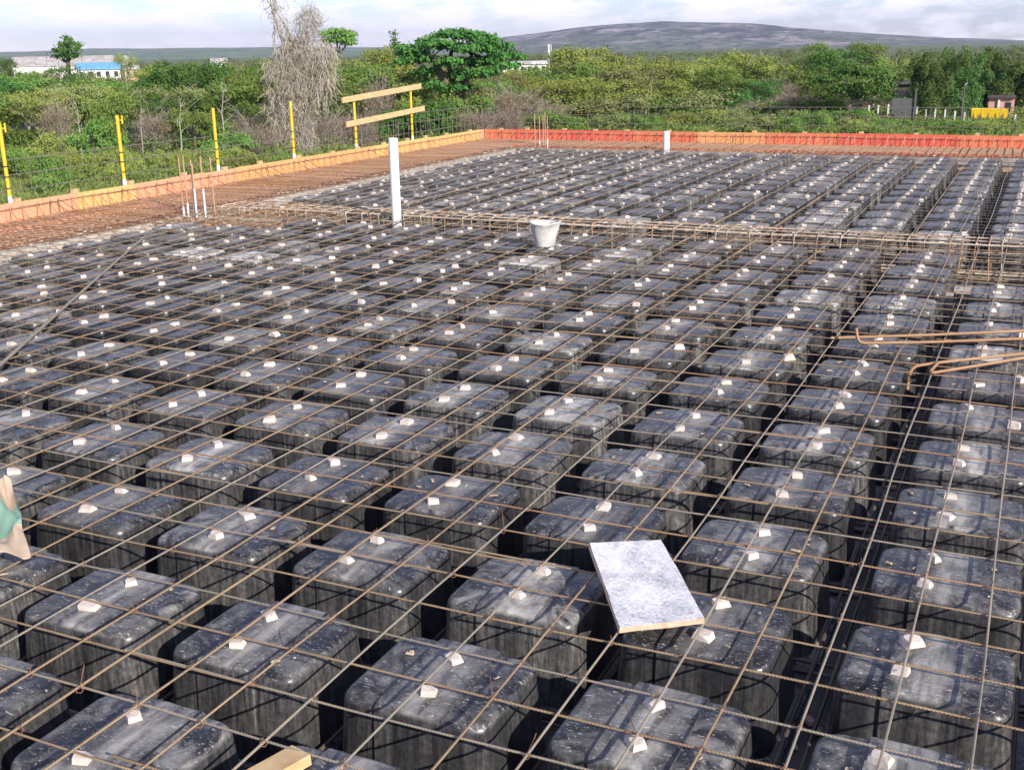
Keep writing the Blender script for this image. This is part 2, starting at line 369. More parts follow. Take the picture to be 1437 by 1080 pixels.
# ------------------------------------------------------------------ plants
def leaves(C, size, nrm=None, aspect=0.6, hang=0.0, rg=nrg, var=0.4):
    """one quad per centre"""
    N = len(C); d = rg.normal(size=(N, 3)); d /= np.linalg.norm(d, axis=1)[:, None]
    if nrm is not None: d = d*0.75+nrm*0.9; d /= np.linalg.norm(d, axis=1)[:, None]
    a = rg.normal(size=(N, 3)); a[:, 2] -= hang
    a -= d*(a*d).sum(1)[:, None]; a /= np.linalg.norm(a, axis=1)[:, None]+1e-9
    b = np.cross(d, a); s = size*(1+var*rg.uniform(-1, 1, N))[:, None]
    A = a*s*0.5; B = b*s*0.5*aspect
    V = np.stack([C-A, C+B*0.9-A*0.1, C+A, C-B*0.9-A*0.1], 1).reshape(-1, 3)
    return V, np.arange(4*N).reshape(N, 4)
def cloud_leaves(lobes, nclump, per, spread, size, seed, aspect=0.65, shell=(0.55, 1.0), hang=0.0, squash=0.7):
    rg = np.random.default_rng(seed); Cs = []; Ns = []
    vol = np.array([l[1][0]*l[1][1]+l[1][0]*l[1][2] for l in lobes]); vol = vol/vol.sum()
    for (c, r), w in zip(lobes, vol):
        k = max(3, int(nclump*w)); d = rg.normal(size=(k, 3)); d /= np.linalg.norm(d, axis=1)[:, None]
        d[:, 2] = np.where(d[:, 2] < -0.35, -d[:, 2]*0.6, d[:, 2])
        rad = rg.uniform(*shell, k)[:, None]
        cc = np.array(c)+d*rad*np.array(r)
        n_ = np.maximum(3, rg.poisson(per, k))
        idx = np.repeat(np.arange(k), n_)
        off = rg.normal(size=(len(idx), 3))*spread*np.array([1, 1, squash])
        Cs.append(cc[idx]+off); Ns.append(d[idx]+np.array([0, 0, 0.35]))
    C = np.concatenate(Cs); Nn = np.concatenate(Ns); Nn /= np.linalg.norm(Nn, axis=1)[:, None]
    return leaves(C, size, Nn, aspect, hang, rg)
def lobed(seed, n, W, z0, z1, flat=0.75):
    rg = np.random.default_rng(seed); out = []
    for i in range(n):
        t = rg.uniform(0, 1); z = z0+(z1-z0)*t
        wr = W*(0.32+0.30*math.sin(math.pi*min(1, t*0.85+0.1)))
        a = rg.uniform(0, 6.28); rr = wr*rg.uniform(0.35, 0.95)
        s = W*rg.uniform(0.17, 0.30)
        out.append(((rr*math.cos(a), rr*math.sin(a), min(z, z1-s*flat)), (s, s, s*flat)))
    out.append(((0, 0, (z0+z1)/2), (W*0.3, W*0.3, (z1-z0)*0.38)))
    return out
def limbs(seed, H, W, n, r0, lean=0.1, lift=0.55):
    rg = random.Random(seed); mb = MB(); tip = (rg.uniform(-1, 1)*lean*H, rg.uniform(-1, 1)*lean*H, H*0.62)
    P = [(0, 0, -0.3), (tip[0]*0.2, tip[1]*0.3, H*0.22), (tip[0]*0.7, tip[1]*0.6, H*0.42), tip]
    mb.tube(P, [r0*1.25, r0, r0*0.75, r0*0.4], 7)
    for i in range(n):
        t = rg.uniform(0.35, 1.0); b0 = np.array(P[1])*(1-t)+np.array(P[3])*t
        a = rg.uniform(0, 6.28); l = W*rg.uniform(0.25, 0.48)
        e = b0+np.array([math.cos(a)*l, math.sin(a)*l, H*lift*rg.uniform(0.25, 0.6)])
        mid = (b0+e)/2+np.array([rg.uniform(-.1, .1)*l, rg.uniform(-.1, .1)*l, rg.uniform(-0.1, 0.15)*l])
        mb.tube([b0, mid, e], [r0*0.5, r0*0.32, r0*0.1], 5)
        for q in range(2):
            a2 = a+rg.uniform(-1.2, 1.2); f_ = mid*(0.4)+e*0.6
            mb.tube([f_, f_+np.array([math.cos(a2)*l*.4, math.sin(a2)*l*.4, H*0.1])], [r0*0.2, r0*0.06], 4)
    return mb
PROTO = {}
def proto(kind, W, H, crown, trunk, leafmat, barkmat):
    PROTO.setdefault(kind, []).append(dict(W=W, H=H, crown=crown, trunk=trunk, leaf=leafmat, bark=barkmat))
for s in range(5):                                                     # rounded scrub trees, leafy almost to the ground
    V, F = cloud_leaves(lobed(20+s, 18, 9, 1.6, 9.6), 430, 26, 0.38, 0.30, 40+s)
    proto('bushy', 9.0, 10.0, np_mesh('crown', V, F, [MT['leaf_green']]), limbs(60+s, 10, 9, 6, 0.16).mesh('trunk', MT['bark_pale']), 'leaf_green', 'bark_pale')
for s in range(4):                                                     # thin open trees, branches showing
    V, F = cloud_leaves(lobed(120+s, 12, 8, 3.2, 9.7, 0.55), 210, 20, 0.38, 0.27, 140+s, squash=0.5)
    proto('open', 8.0, 10.0, np_mesh('crown', V, F, [MT['leaf_olive']]), limbs(160+s, 10, 8, 11, 0.15, 0.12, 0.75).mesh('trunk', MT['bark_pale']), 'leaf_olive', 'bark_pale')
for s in range(3):                                                     # low leafy bushes
    V, F = cloud_leaves(lobed(220+s, 10, 6, 0.3, 3.9), 190, 22, 0.30, 0.26, 240+s)
    proto('bush', 6.0, 4.0, np_mesh('crown', V, F, [MT['leaf_yellow']]), limbs(260+s, 4, 6, 5, 0.07).mesh('trunk', MT['bark_dark']), 'leaf_yellow', 'bark_dark')
def twigs(seed, W, H, n, w, curl=0.35, zlo=0.0):
    rg = np.random.default_rng(seed); V = []; F = []
    for i in range(n):
        a = rg.uniform(0, 6.28); r = W*0.5*math.sqrt(rg.uniform(0, 1))*0.75
        p = np.array([r*math.cos(a), r*math.sin(a), H*rg.uniform(zlo, 0.75)*(1-(r/W)**2)])
        d = np.array([math.cos(a)*0.5, math.sin(a)*0.5, 1.0])+rg.normal(size=3)*0.6; d /= np.linalg.norm(d)
        l = H*rg.uniform(0.12, 0.34)/3; side = np.cross(d, rg.normal(size=3)); side /= np.linalg.norm(side)+1e-9
        o = len(V)
        for k in range(4):
            ww = w*(1-k*0.22); V += [p-side*ww/2, p+side*ww/2]
            d = d+rg.normal(size=3)*curl; d /= np.linalg.norm(d); p = p+d*l
        for k in range(3): F.append((o+2*k, o+2*k+1, o+2*k+3, o+2*k+2))
    return np.array(V), np.array(F)
for s in range(3):                                                     # leafless grey-brown brush
    V, F = twigs(300+s, 6, 6, 1150, 0.045)
    V2, F2 = cloud_leaves(lobed(310+s, 9, 6, 0.8, 5.6), 60, 8, 0.4, 0.22, 320+s)
    Vx = np.concatenate([V, V2]); Fx = np.concatenate([F, F2+len(V)])
    proto('brush', 6.0, 6.0, np_mesh('crown', Vx, Fx, [MT['dry_twig'], MT['leaf_brown']], [0]*len(F)+[1]*len(F2)), limbs(330+s, 6, 6, 9, 0.08, 0.1, 0.9).mesh('trunk', MT['bark_pale']), None, 'bark_pale')
def bare(seed):
    rg = random.Random(seed); mb = MB(); P = [(0, 0, -0.2)]
    for k in range(1, 7): P.append((P[-1][0]+rg.uniform(-.35, .35), P[-1][1]+rg.uniform(-.2, .2), k*1.25))
    mb.tube(P, [0.16, 0.14, 0.12, 0.10, 0.08, 0.06, 0.03], 7); tw = MB()
    for i in range(9):
        k = rg.randint(3, 6); b0 = np.array(P[k]); a = rg.uniform(0, 6.28); l = rg.uniform(0.8, 2.0)
        e = b0+np.array([math.cos(a)*l, math.sin(a)*l*0.6, l*rg.uniform(0.3, 0.9)]); m_ = (b0+e)/2+np.array([0, 0, -0.15])
        tw.tube([b0, m_, e], [0.055, 0.04, 0.015], 5)
        for q in range(2): tw.tube([m_, m_+np.array([rg.uniform(-.6, .6), rg.uniform(-.4, .4), rg.uniform(.2, .7)])], [0.025, 0.01], 4)
    return mb, tw
for s in range(3):
    a, b = bare(400+s); proto('bare', 4.0, 8.5, b.mesh('branches', MT['bark_pale'], smooth=60), a.mesh('trunk', MT['bark_pale'], smooth=60), None, 'bark_pale')
def bamboo(seed):
    rg = np.random.default_rng(seed); Cs = []; Ns = []; mb = MB()
    for i in range(13):
        a = rg.uniform(0, 6.28); H = rg.uniform(7.0, 10.2); out = rg.uniform(0.8, 3.4); b0 = np.array([rg.normal()*0.7, rg.normal()*0.7, 0])
        P = []
        for k in range(9):
            t = k/8; P.append(b0+np.array([math.cos(a)*out*t**2.1, math.sin(a)*out*t**2.1, H*(t-0.16*t**5*out/2)]))
        mb.tube(P, [0.07]*5+[0.05, 0.04, 0.03, 0.015], 5)
        for k in range(10):                                            # feathery plumes hanging off the culm
            t = rg.uniform(0.22, 1.0); q = t*8; j = min(7, int(q)); p = P[j]*(1-(q-j))+P[j+1]*(q-j)
            a2 = rg.uniform(0, 6.28); s_ = rg.uniform(0.65, 1.15)*(1.25-0.5*t)
            c = p+np.array([math.cos(a2)*s_*1.2, math.sin(a2)*s_*1.2, rg.uniform(-0.5, 0.1)])
            nl = rg.integers(140, 210); d = rg.normal(size=(nl, 3)); d /= np.linalg.norm(d, axis=1)[:, None]
            Cs.append(c+d*(rg.uniform(0.5, 1, nl)**0.5)[:, None]*s_*np.array([0.85, 0.85, 1.2])); d2 = d+np.array([0, 0, .3]); Ns.append(d2/np.linalg.norm(d2, axis=1)[:, None])
    V, F = leaves(np.concatenate(Cs), 0.30, np.concatenate(Ns), 0.4, 1.3, rg)
    return V, F, mb
for s in range(3):
    V, F, mb = bamboo(500+s); proto('bamboo', 8.4, 10.0, np_mesh('crown', V, F, [MT['leaf_bamboo']]), mb.mesh('trunk', MT['bark_dark'], smooth=60), 'leaf_bamboo', 'bark_dark')

def crown_label(): pass
def plant(kind, var, px, ptop, dist, wpx, label, cat, group=None, leaf=None, name=None, dz=0.0, hmin=None):
    P = PROTO[kind][var % len(PROTO[kind])]
    top = at_dist(px, ptop, dist); h = max(top[2]-G, 0.8); w = wpx*dist/FPX
    t = link(name or kind, None, None, (top[0], top[1], G+dz)); ORG[t.name] = tuple(t.location); tag(t, label, cat, group)
    t.rotation_euler.z = rnd.uniform(0, 6.28); t.scale = (w/P['W'], w/P['W'], h/P['H'])
    tr = link('trunk', P['trunk'], t); cr_ = link('branches' if kind == 'bare' else 'crown', P['crown'], t)
    if leaf:
        cr_.material_slots[0].link = 'OBJECT'; cr_.material_slots[0].material = MT[leaf]
    return t

PLANTS = []     # (kind, px, top py, dist, width px, leaf)
def row(*items):
    for it in items: PLANTS.append(it)
# left scrub, front rank to back rank
row(('bush', -40, 196, 112, 90, 'leaf_green'), ('bush', 22, 176, 118, 84, 'leaf_green'), ('bushy', -70, 120, 128, 110, 'leaf_green'), ('brush', 76, 128, 122, 46, None), ('bush', 60, 185, 113, 58, 'leaf_yellow'),
    ('bare', 104, 138, 120, 26, None), ('bush', 150, 132, 124, 56, 'leaf_green'), ('bush', 128, 165, 121, 62, 'leaf_green'), ('bare', 193, 150, 119, 26, None), ('brush', 214, 150, 121, 60, None), ('bush', 236, 168, 122, 62, 'leaf_dark'),
    ('bare', 246, 140, 118, 34, None), ('bush', 270, 150, 122, 60, 'leaf_green'), ('open', 205, 130, 126, 74, 'leaf_dark'), ('bare', 304, 118, 120, 40, None), ('bush', 330, 170, 122, 66, 'leaf_green'), ('brush', 352, 150, 118, 62, None), ('bush', 322, 182, 112, 60, 'leaf_green'),
    ('bushy', 22, 122, 134, 100, 'leaf_yellow'), ('bushy', 95, 112, 140, 84, 'leaf_olive'), ('open', 52, 132, 128, 70, 'leaf_yellow'), ('bushy', 128, 120, 138, 72, 'leaf_yellow'), ('bushy', 170, 118, 142, 76, 'leaf_green'), ('open', 240, 118, 130, 88, 'leaf_olive'),
    ('bushy', 268, 78, 150, 100, 'leaf_dark'), ('bushy', 226, 98, 152, 74, 'leaf_dark'), ('bushy', 326, 110, 136, 84, 'leaf_green'), ('bushy', 318, 84, 160, 84, 'leaf_yellow'), ('bushy', 366, 96, 140, 84, 'leaf_green'), ('open', 352, 78, 162, 60, 'leaf_green'),
    ('bushy', -30, 98, 165, 96, 'leaf_dark'), ('bushy', 30, 100, 170, 92, 'leaf_green'), ('bushy', 86, 104, 168, 70, 'leaf_green'), ('open', 100, 88, 176, 50, 'leaf_dark'), ('bushy', 140, 107, 170, 60, 'leaf_green'), ('open', 172, 72, 190, 34, 'leaf_olive'), ('open', 4, 78, 200, 34, 'leaf_dark'),
    ('bushy', 206, 84, 185, 50, 'leaf_yellow'), ('bushy', 236, 88, 190, 60, 'leaf_green'))
row(('bushy', 46, 94, 225, 44, 'leaf_green'), ('bushy', 134, 99, 215, 34, 'leaf_olive'), ('bushy', 740, 95, 200, 40, 'leaf_olive'), ('bushy', 58, 98, 205, 56, 'leaf_olive'), ('bushy', 104, 101, 200, 34, 'leaf_dark'), ('bushy', 148, 103, 196, 40, 'leaf_yellow'), ('bushy', 724, 94, 196, 50, 'leaf_yellow'), ('bushy', 760, 97, 190, 44, 'leaf_green'))
# low bushes scattered over the open ground before the trees
LOW = [('bush', 754, 158, 134, 59, 'leaf_olive'), ('bush', 782, 155, 132, 64, 'leaf_green'), ('bush', 816, 163, 140, 56, 'leaf_green'), ('bush', 860, 159, 134, 53, 'leaf_olive'), ('bush', 885, 158, 134, 44, 'leaf_green'), ('bush', 912, 161, 138, 42, 'leaf_green'), ('bush', 955, 157, 140, 41, 'leaf_yellow'), ('bush', 990, 152, 141, 46, 'leaf_yellow'), ('bush', 1023, 153, 142, 56, 'leaf_olive'), ('bush', 1058, 159, 129, 51, 'leaf_olive'), ('bush', 1078, 163, 133, 63, 'leaf_green'), ('bush', 1124, 154, 144, 61, 'leaf_olive'), ('bush', 1139, 153, 128, 45, 'leaf_green'), ('bush', 1184, 153, 141, 60, 'leaf_green'), ('bush', 1208, 168, 128, 52, 'leaf_yellow'), ('bush', 1241, 168, 140, 46, 'leaf_green'), ('bush', 1290, 168, 142, 48, 'leaf_green'), ('bush', 1307, 168, 143, 69, 'leaf_green'), ('bush', 1340, 168, 132, 59, 'leaf_green'), ('bush', 1372, 168, 131, 44, 'leaf_yellow'), ('bush', 1407, 168, 141, 44, 'leaf_olive'), ('bush', -5, 214, 105, 65, 'leaf_olive'), ('bush', 22, 207, 101, 45, 'leaf_green'), ('bush', 66, 213, 90, 58, 'leaf_green'), ('bush', 96, 210, 102, 52, 'leaf_yellow'), ('bush', 134, 216, 103, 66, 'leaf_yellow'), ('bush', 175, 206, 95, 41, 'leaf_yellow'), ('bush', 217, 216, 104, 47, 'leaf_yellow'), ('bush', 250, 211, 99, 43, 'leaf_yellow'), ('bush', 272, 226, 97, 52, 'leaf_yellow'), ('bush', 316, 206, 104, 53, 'leaf_yellow'), ('bush', 340, 220, 99, 61, 'leaf_yellow'), ('bush', 389, 221, 94, 48, 'leaf_green')]
# behind the dead tree up to the big spreading tree
row(('bushy', 392, 84, 150, 84, 'leaf_green'), ('brush', 362, 170, 112, 60, None), ('brush', 452, 148, 118, 64, None), ('brush', 484, 156, 122, 66, None), ('bushy', 470, 96, 140, 90, 'leaf_green'), ('bushy', 446, 72, 158, 74, 'leaf_yellow'),
    ('bushy', 512, 84, 150, 84, 'leaf_green'), ('brush', 528, 98, 126, 52, None), ('brush', 506, 150, 120, 50, None), ('bushy', 498, 118, 132, 66, 'leaf_green'), ('bushy', 560, 96, 138, 84, 'leaf_dark'), ('bushy', 545, 60, 172, 70, 'leaf_yellow'), ('bushy', 588, 108, 132, 74, 'leaf_yellow'), ('bush', 556, 148, 124, 70, 'leaf_dark'),
    ('bush', 606, 138, 126, 84, 'leaf_dark'), ('bush', 650, 128, 130, 84, 'leaf_green'), ('brush', 690, 118, 132, 74, None), ('brush', 728, 112, 134, 84, None), ('brush', 668, 150, 124, 66, None), ('brush', 712, 146, 128, 60, None), ('brush', 768, 136, 138, 66, None), ('bushy', 706, 100, 160, 66, 'leaf_olive'),
    ('bushy', 694, 108, 148, 66, 'leaf_green'), ('open', 662, 120, 136, 60, 'leaf_olive'))
# middle: yellow-green wall of trees
row(('bushy', 744, 104, 165, 74, 'leaf_yellow'), ('bushy', 788, 80, 172, 84, 'leaf_green'), ('bushy', 816, 59, 180, 84, 'leaf_yellow'), ('bushy', 776, 108, 158, 74, 'leaf_yellow'), ('bushy', 830, 104, 160, 96, 'leaf_yellow'), ('bush', 812, 138, 152, 84, 'leaf_yellow'), ('bush', 862, 132, 152, 96, 'leaf_olive'),
    ('bushy', 884, 92, 170, 96, 'leaf_olive'), ('bushy', 862, 76, 200, 70, 'leaf_yellow'), ('bush', 930, 136, 156, 84, 'leaf_green'), ('bushy', 936, 80, 185, 90, 'leaf_yellow'), ('bushy', 906, 106, 165, 84, 'leaf_yellow'), ('bush', 978, 126, 158, 90, 'leaf_olive'), ('bushy', 988, 88, 186, 84, 'leaf_yellow'),
    ('bushy', 1016, 92, 174, 80, 'leaf_green'), ('bush', 1026, 126, 160, 62, 'leaf_dark'), ('bushy', 1048, 66, 196, 76, 'leaf_yellow'), ('open', 1050, 108, 168, 70, 'leaf_green'), ('bushy', 1066, 108, 166, 44, 'leaf_dark'), ('bushy', 1100, 86, 190, 84, 'leaf_yellow'), ('brush', 1090, 102, 168, 64, None), ('brush', 1118, 128, 160, 74, None),
    ('brush', 1060, 136, 158, 60, None), ('bush', 1078, 140, 156, 70, 'leaf_olive'), ('bush', 1150, 136, 160, 66, 'leaf_green'), ('bushy', 1136, 94, 178, 84, 'leaf_green'), ('open', 1150, 56, 190, 46, 'leaf_green'), ('bushy', 1180, 64, 186, 74, 'leaf_dark'), ('open', 1215, 55, 188, 50, 'leaf_green'),
    ('bushy', 1230, 88, 176, 84, 'leaf_green'), ('bushy', 1196, 104, 164, 84, 'leaf_green'), ('bushy', 968, 96, 200, 60, 'leaf_green'), ('bushy', 1012, 76, 230, 70, 'leaf_yellow'))
row(*LOW)
DESC = {'leaf_green': 'green', 'leaf_dark': 'dark green', 'leaf_yellow': 'yellow-green', 'leaf_olive': 'olive green'}
KIND = {'bushy': ('scrub_tree', 'rounded leafy tree', 'tree'), 'open': ('thin_tree', 'open-branched tree', 'tree'), 'bush': ('leafy_bush', 'low leafy bush', 'bush'),
        'brush': ('dry_brush', 'leafless brown brush', 'bush'), 'bare': ('bare_sapling', 'bare pale sapling', 'tree')}
MARKS = [(-200, 'left of the first yellow post'), (5, 'by the first yellow post'), (70, 'between the first two yellow posts'), (168, 'behind the second yellow post'), (235, 'between the second and third yellow posts'),
         (305, 'behind the third yellow post'), (365, 'just left of the vine-draped dead tree'), (412, 'behind the vine-draped dead tree'), (455, 'just right of the vine-draped dead tree'), (495, 'behind the left end of the guard boards'), (540, 'behind the guard boards'),
         (580, 'behind the last yellow post'), (640, 'under the big spreading tree'), (686, 'behind the slab corner'), (735, 'just right of the slab corner'), (790, 'right of the white far buildings'), (850, 'below the left part of the hill'),
         (905, 'left of the short white pipe'), (935, 'behind the short white pipe'), (990, 'right of the short white pipe'), (1050, 'midway along the back edge'), (1110, 'left of the dark-trunked tree'), (1170, 'around the dark-trunked tree'), (1230, 'left of the grey wall')]
labels = []
for (kind, px, pt, dist, wpx, leaf) in PLANTS:
    mk = min(MARKS, key=lambda a: abs(a[0]-px))[1]
    what = (DESC[leaf]+' ' if leaf else '')+('small bush on the open ground' if (kind, px, pt, dist, wpx, leaf) in LOW else KIND[kind][1])
    labels.append(what+' '+mk)
from collections import defaultdict
same = defaultdict(list)
for i, l in enumerate(labels): same[l].append(i)
for l, ii in same.items():
    if len(ii) > 1:
        ii = sorted(ii, key=lambda i: PLANTS[i][2])                    # by how high they reach in the view
        names = ['taller', 'shorter'] if len(ii) == 2 else ['tallest', 'middle', 'shortest'] if len(ii) == 3 else ['tallest', 'second tallest', 'third tallest', 'shortest']
        for i, nme in zip(ii, names): labels[i] = nme+' '+l
for i, ((kind, px, pt, dist, wpx, leaf), lab) in enumerate(zip(PLANTS, labels)):
    nm, what, cat = KIND[kind]
    plant(kind, i, px, pt, dist, wpx, lab, cat, {'bushy': 'leafy trees of the scrub', 'open': 'thin trees of the scrub', 'bush': 'low green bushes', 'brush': 'dry leafless brush', 'bare': 'bare pale saplings'}[kind], leaf, nm)
# bamboo clumps on the right
for i, (px, pt, dist, w, lab) in enumerate([(1310, 54, 152, 74, 'dark green bamboo clump at the left end, beside the grey wall'), (1352, 57, 154, 84, 'dark green bamboo clump behind the street lamp'),
        (1404, 60, 168, 84, 'dark green bamboo clump behind the yellow container'), (1452, 66, 172, 90, 'dark green bamboo clump at the right border'), (1328, 80, 168, 90, 'shaded bamboo clump between the two tallest left clumps'), (1385, 78, 170, 90, 'shaded bamboo clump between lamp and container clumps')]):
    plant('bamboo', i, px, pt, dist, w, lab, 'bamboo', 'bamboo clumps', None, 'bamboo_clump')
plant('bushy', 2, 1252, 72, 192, 50, 'yellowish tree top showing beside the bamboo', 'tree', None, 'leaf_yellow', 'yellowish_tree')
plant('open', 1, 1472, 80, 172, 60, 'open green tree past the right border', 'tree', None, 'leaf_green', 'thin_tree')

# big spreading tree: flat layered crown
def big_tree():
    b = at_dist(645, 100, 132); t = thing('spreading_tree', (b[0], b[1], G), 'big dark green spreading tree with flat layered crown', 'tree'); o = np.array([b[0], b[1], 0.0])
    S = 132/FPX; rg = random.Random(5); right = rt/np.linalg.norm(rt); fwd = np.array([-rt[1], rt[0], 0]); fwd /= np.linalg.norm(fwd)
    def at(px, py, d=0.0): return at_dist(px, py, 132+d)
    lobes = []
    for (px, py, rx, rz) in [(600, 58, 26, 7), (575, 66, 18, 6), (640, 46, 34, 7), (672, 52, 30, 7), (620, 62, 30, 6), (690, 64, 30, 7), (715, 76, 22, 6), (655, 66, 34, 6), (590, 80, 22, 6), (630, 84, 26, 6), (680, 84, 30, 6), (710, 90, 20, 5),
                             (566, 84, 14, 6), (600, 98, 20, 7), (650, 102, 26, 7), (640, 120, 22, 8), (612, 118, 18, 8), (685, 100, 18, 6), (580, 72, 24, 5)]:
        for d in (rg.uniform(-5, -1), rg.uniform(0, 5)):
            c = at(px+rg.uniform(-6, 6), py+rz*0.6, d); lobes.append((tuple(c), (rx*S*0.95, rx*S*0.8, rz*S*1.2)))
    V, F = cloud_leaves(lobes, 900, 20, 0.34, 0.42, 77, squash=0.45, shell=(0.3, 1.0))
    me = np_mesh('crown', V-np.array([b[0], b[1], G]), F, [MT['leaf_dark']]); link('crown', me, t)
    mb = MB(); base = np.array([b[0], b[1], G-0.3]); fork = at(642, 150)
    mb.tube([base, (base+fork)/2, fork], [0.75, 0.6, 0.55], 9)
    for (px, py, px2, py2) in [(648, 112, 690, 74), (622, 104, 585, 72), (660, 96, 720, 82), (630, 90, 640, 52), (612, 96, 600, 70), (655, 110, 668, 60)]:
        a_, c_ = at(px, py, rg.uniform(-2, 2)), at(px2, py2, rg.uniform(-3, 3)); mb.tube([fork, a_, (a_+c_)/2+np.array([0, 0, .4]), c_], [0.42, 0.3, 0.2, 0.07], 7)
        for q in range(3):
            e = c_+right*rg.uniform(-3, 3)+np.array([0, 0, rg.uniform(0.2, 1.2)]); mb.tube([a_*0.4+c_*0.6, e], [0.11, 0.03], 5)
    part('trunk', mb, MT['bark_dark'], t, 60)
big_tree()
# dark tree with pale trunks near the middle right
def flat_tree(px, dist, lay, bark, label, leafm, base_py, name, seed, dens=60):
    b = at_dist(px, 100, dist); t = thing(name, (b[0], b[1], G), label, 'tree'); S = dist/FPX; rg = random.Random(seed); lobes = []
    for (x, y, rx, rz) in lay:
        for d in (-2, 2): lobes.append((tuple(at_dist(x, y, dist+d+rg.uniform(-1, 1))), (rx*S, rx*S*0.8, rz*S)))
    V, F = cloud_leaves(lobes, dens*len(lay), 16, 0.36, 0.36, seed, squash=0.5, shell=(0.3, 1.0))
    link('crown', np_mesh('crown', V-np.array([b[0], b[1], G]), F, [MT[leafm]]), t)
    mb = MB(); base = np.array([b[0], b[1], G-0.2]); fork = at_dist(px, base_py, dist); mb.tube([base, (base+fork)/2+np.array([.2, .1, 0]), fork], [0.4, 0.32, 0.28], 8)
    for (x, y, rx, rz) in lay: 
        c = at_dist(x, y, dist); mb.tube([fork, (fork*0.55+c*0.45)+np.array([rg.uniform(-.4, .4), 0, -0.3]), c], [0.2, 0.13, 0.04], 6)
    part('trunk', mb, MT[bark], t, 60)
flat_tree(1192, 152, [(1160, 112, 18, 6), (1190, 100, 24, 7), (1222, 104, 24, 7), (1175, 126, 20, 6), (1215, 124, 22, 7), (1240, 116, 16, 6), (1200, 136, 18, 5), (1235, 132, 12, 5)], 'bark_pale', 'dark green spreading tree with pale forked trunk left of grey wall', 'leaf_dark', 146, 'forked_tree', 31)
flat_tree(472, 168, [(458, 48, 13, 3.5), (475, 45, 16, 4), (490, 49, 12, 4), (478, 56, 18, 4), (462, 58, 12, 4), (490, 60, 12, 4)], 'bark_pale', 'flat-topped tree rising above the scrub right of the dead tree', 'leaf_green', 78, 'flat_topped_tree', 33, 34)
flat_tree(95, 185, [(94, 55, 4, 3), (88, 63, 5, 3), (100, 61, 5, 3), (83, 71, 6, 3), (95, 69, 6, 3.5), (106, 70, 5, 3), (90, 78, 7, 3), (103, 79, 6, 3), (80, 80, 4, 2.5), (110, 64, 2.5, 2)], 'bark_dark', 'tall dusky tree standing in front of the pale shed roof', 'leaf_dark', 88, 'tall_tree', 35, 13)
flat_tree(553, 190, [(553, 48, .6, 4), (553, 57, 1.1, 5), (553, 66, 2.0, 5)], 'bark_dark', 'narrow spire-shaped tree left of the big spreading tree', 'leaf_dark', 76, 'spire_tree', 37, 8)

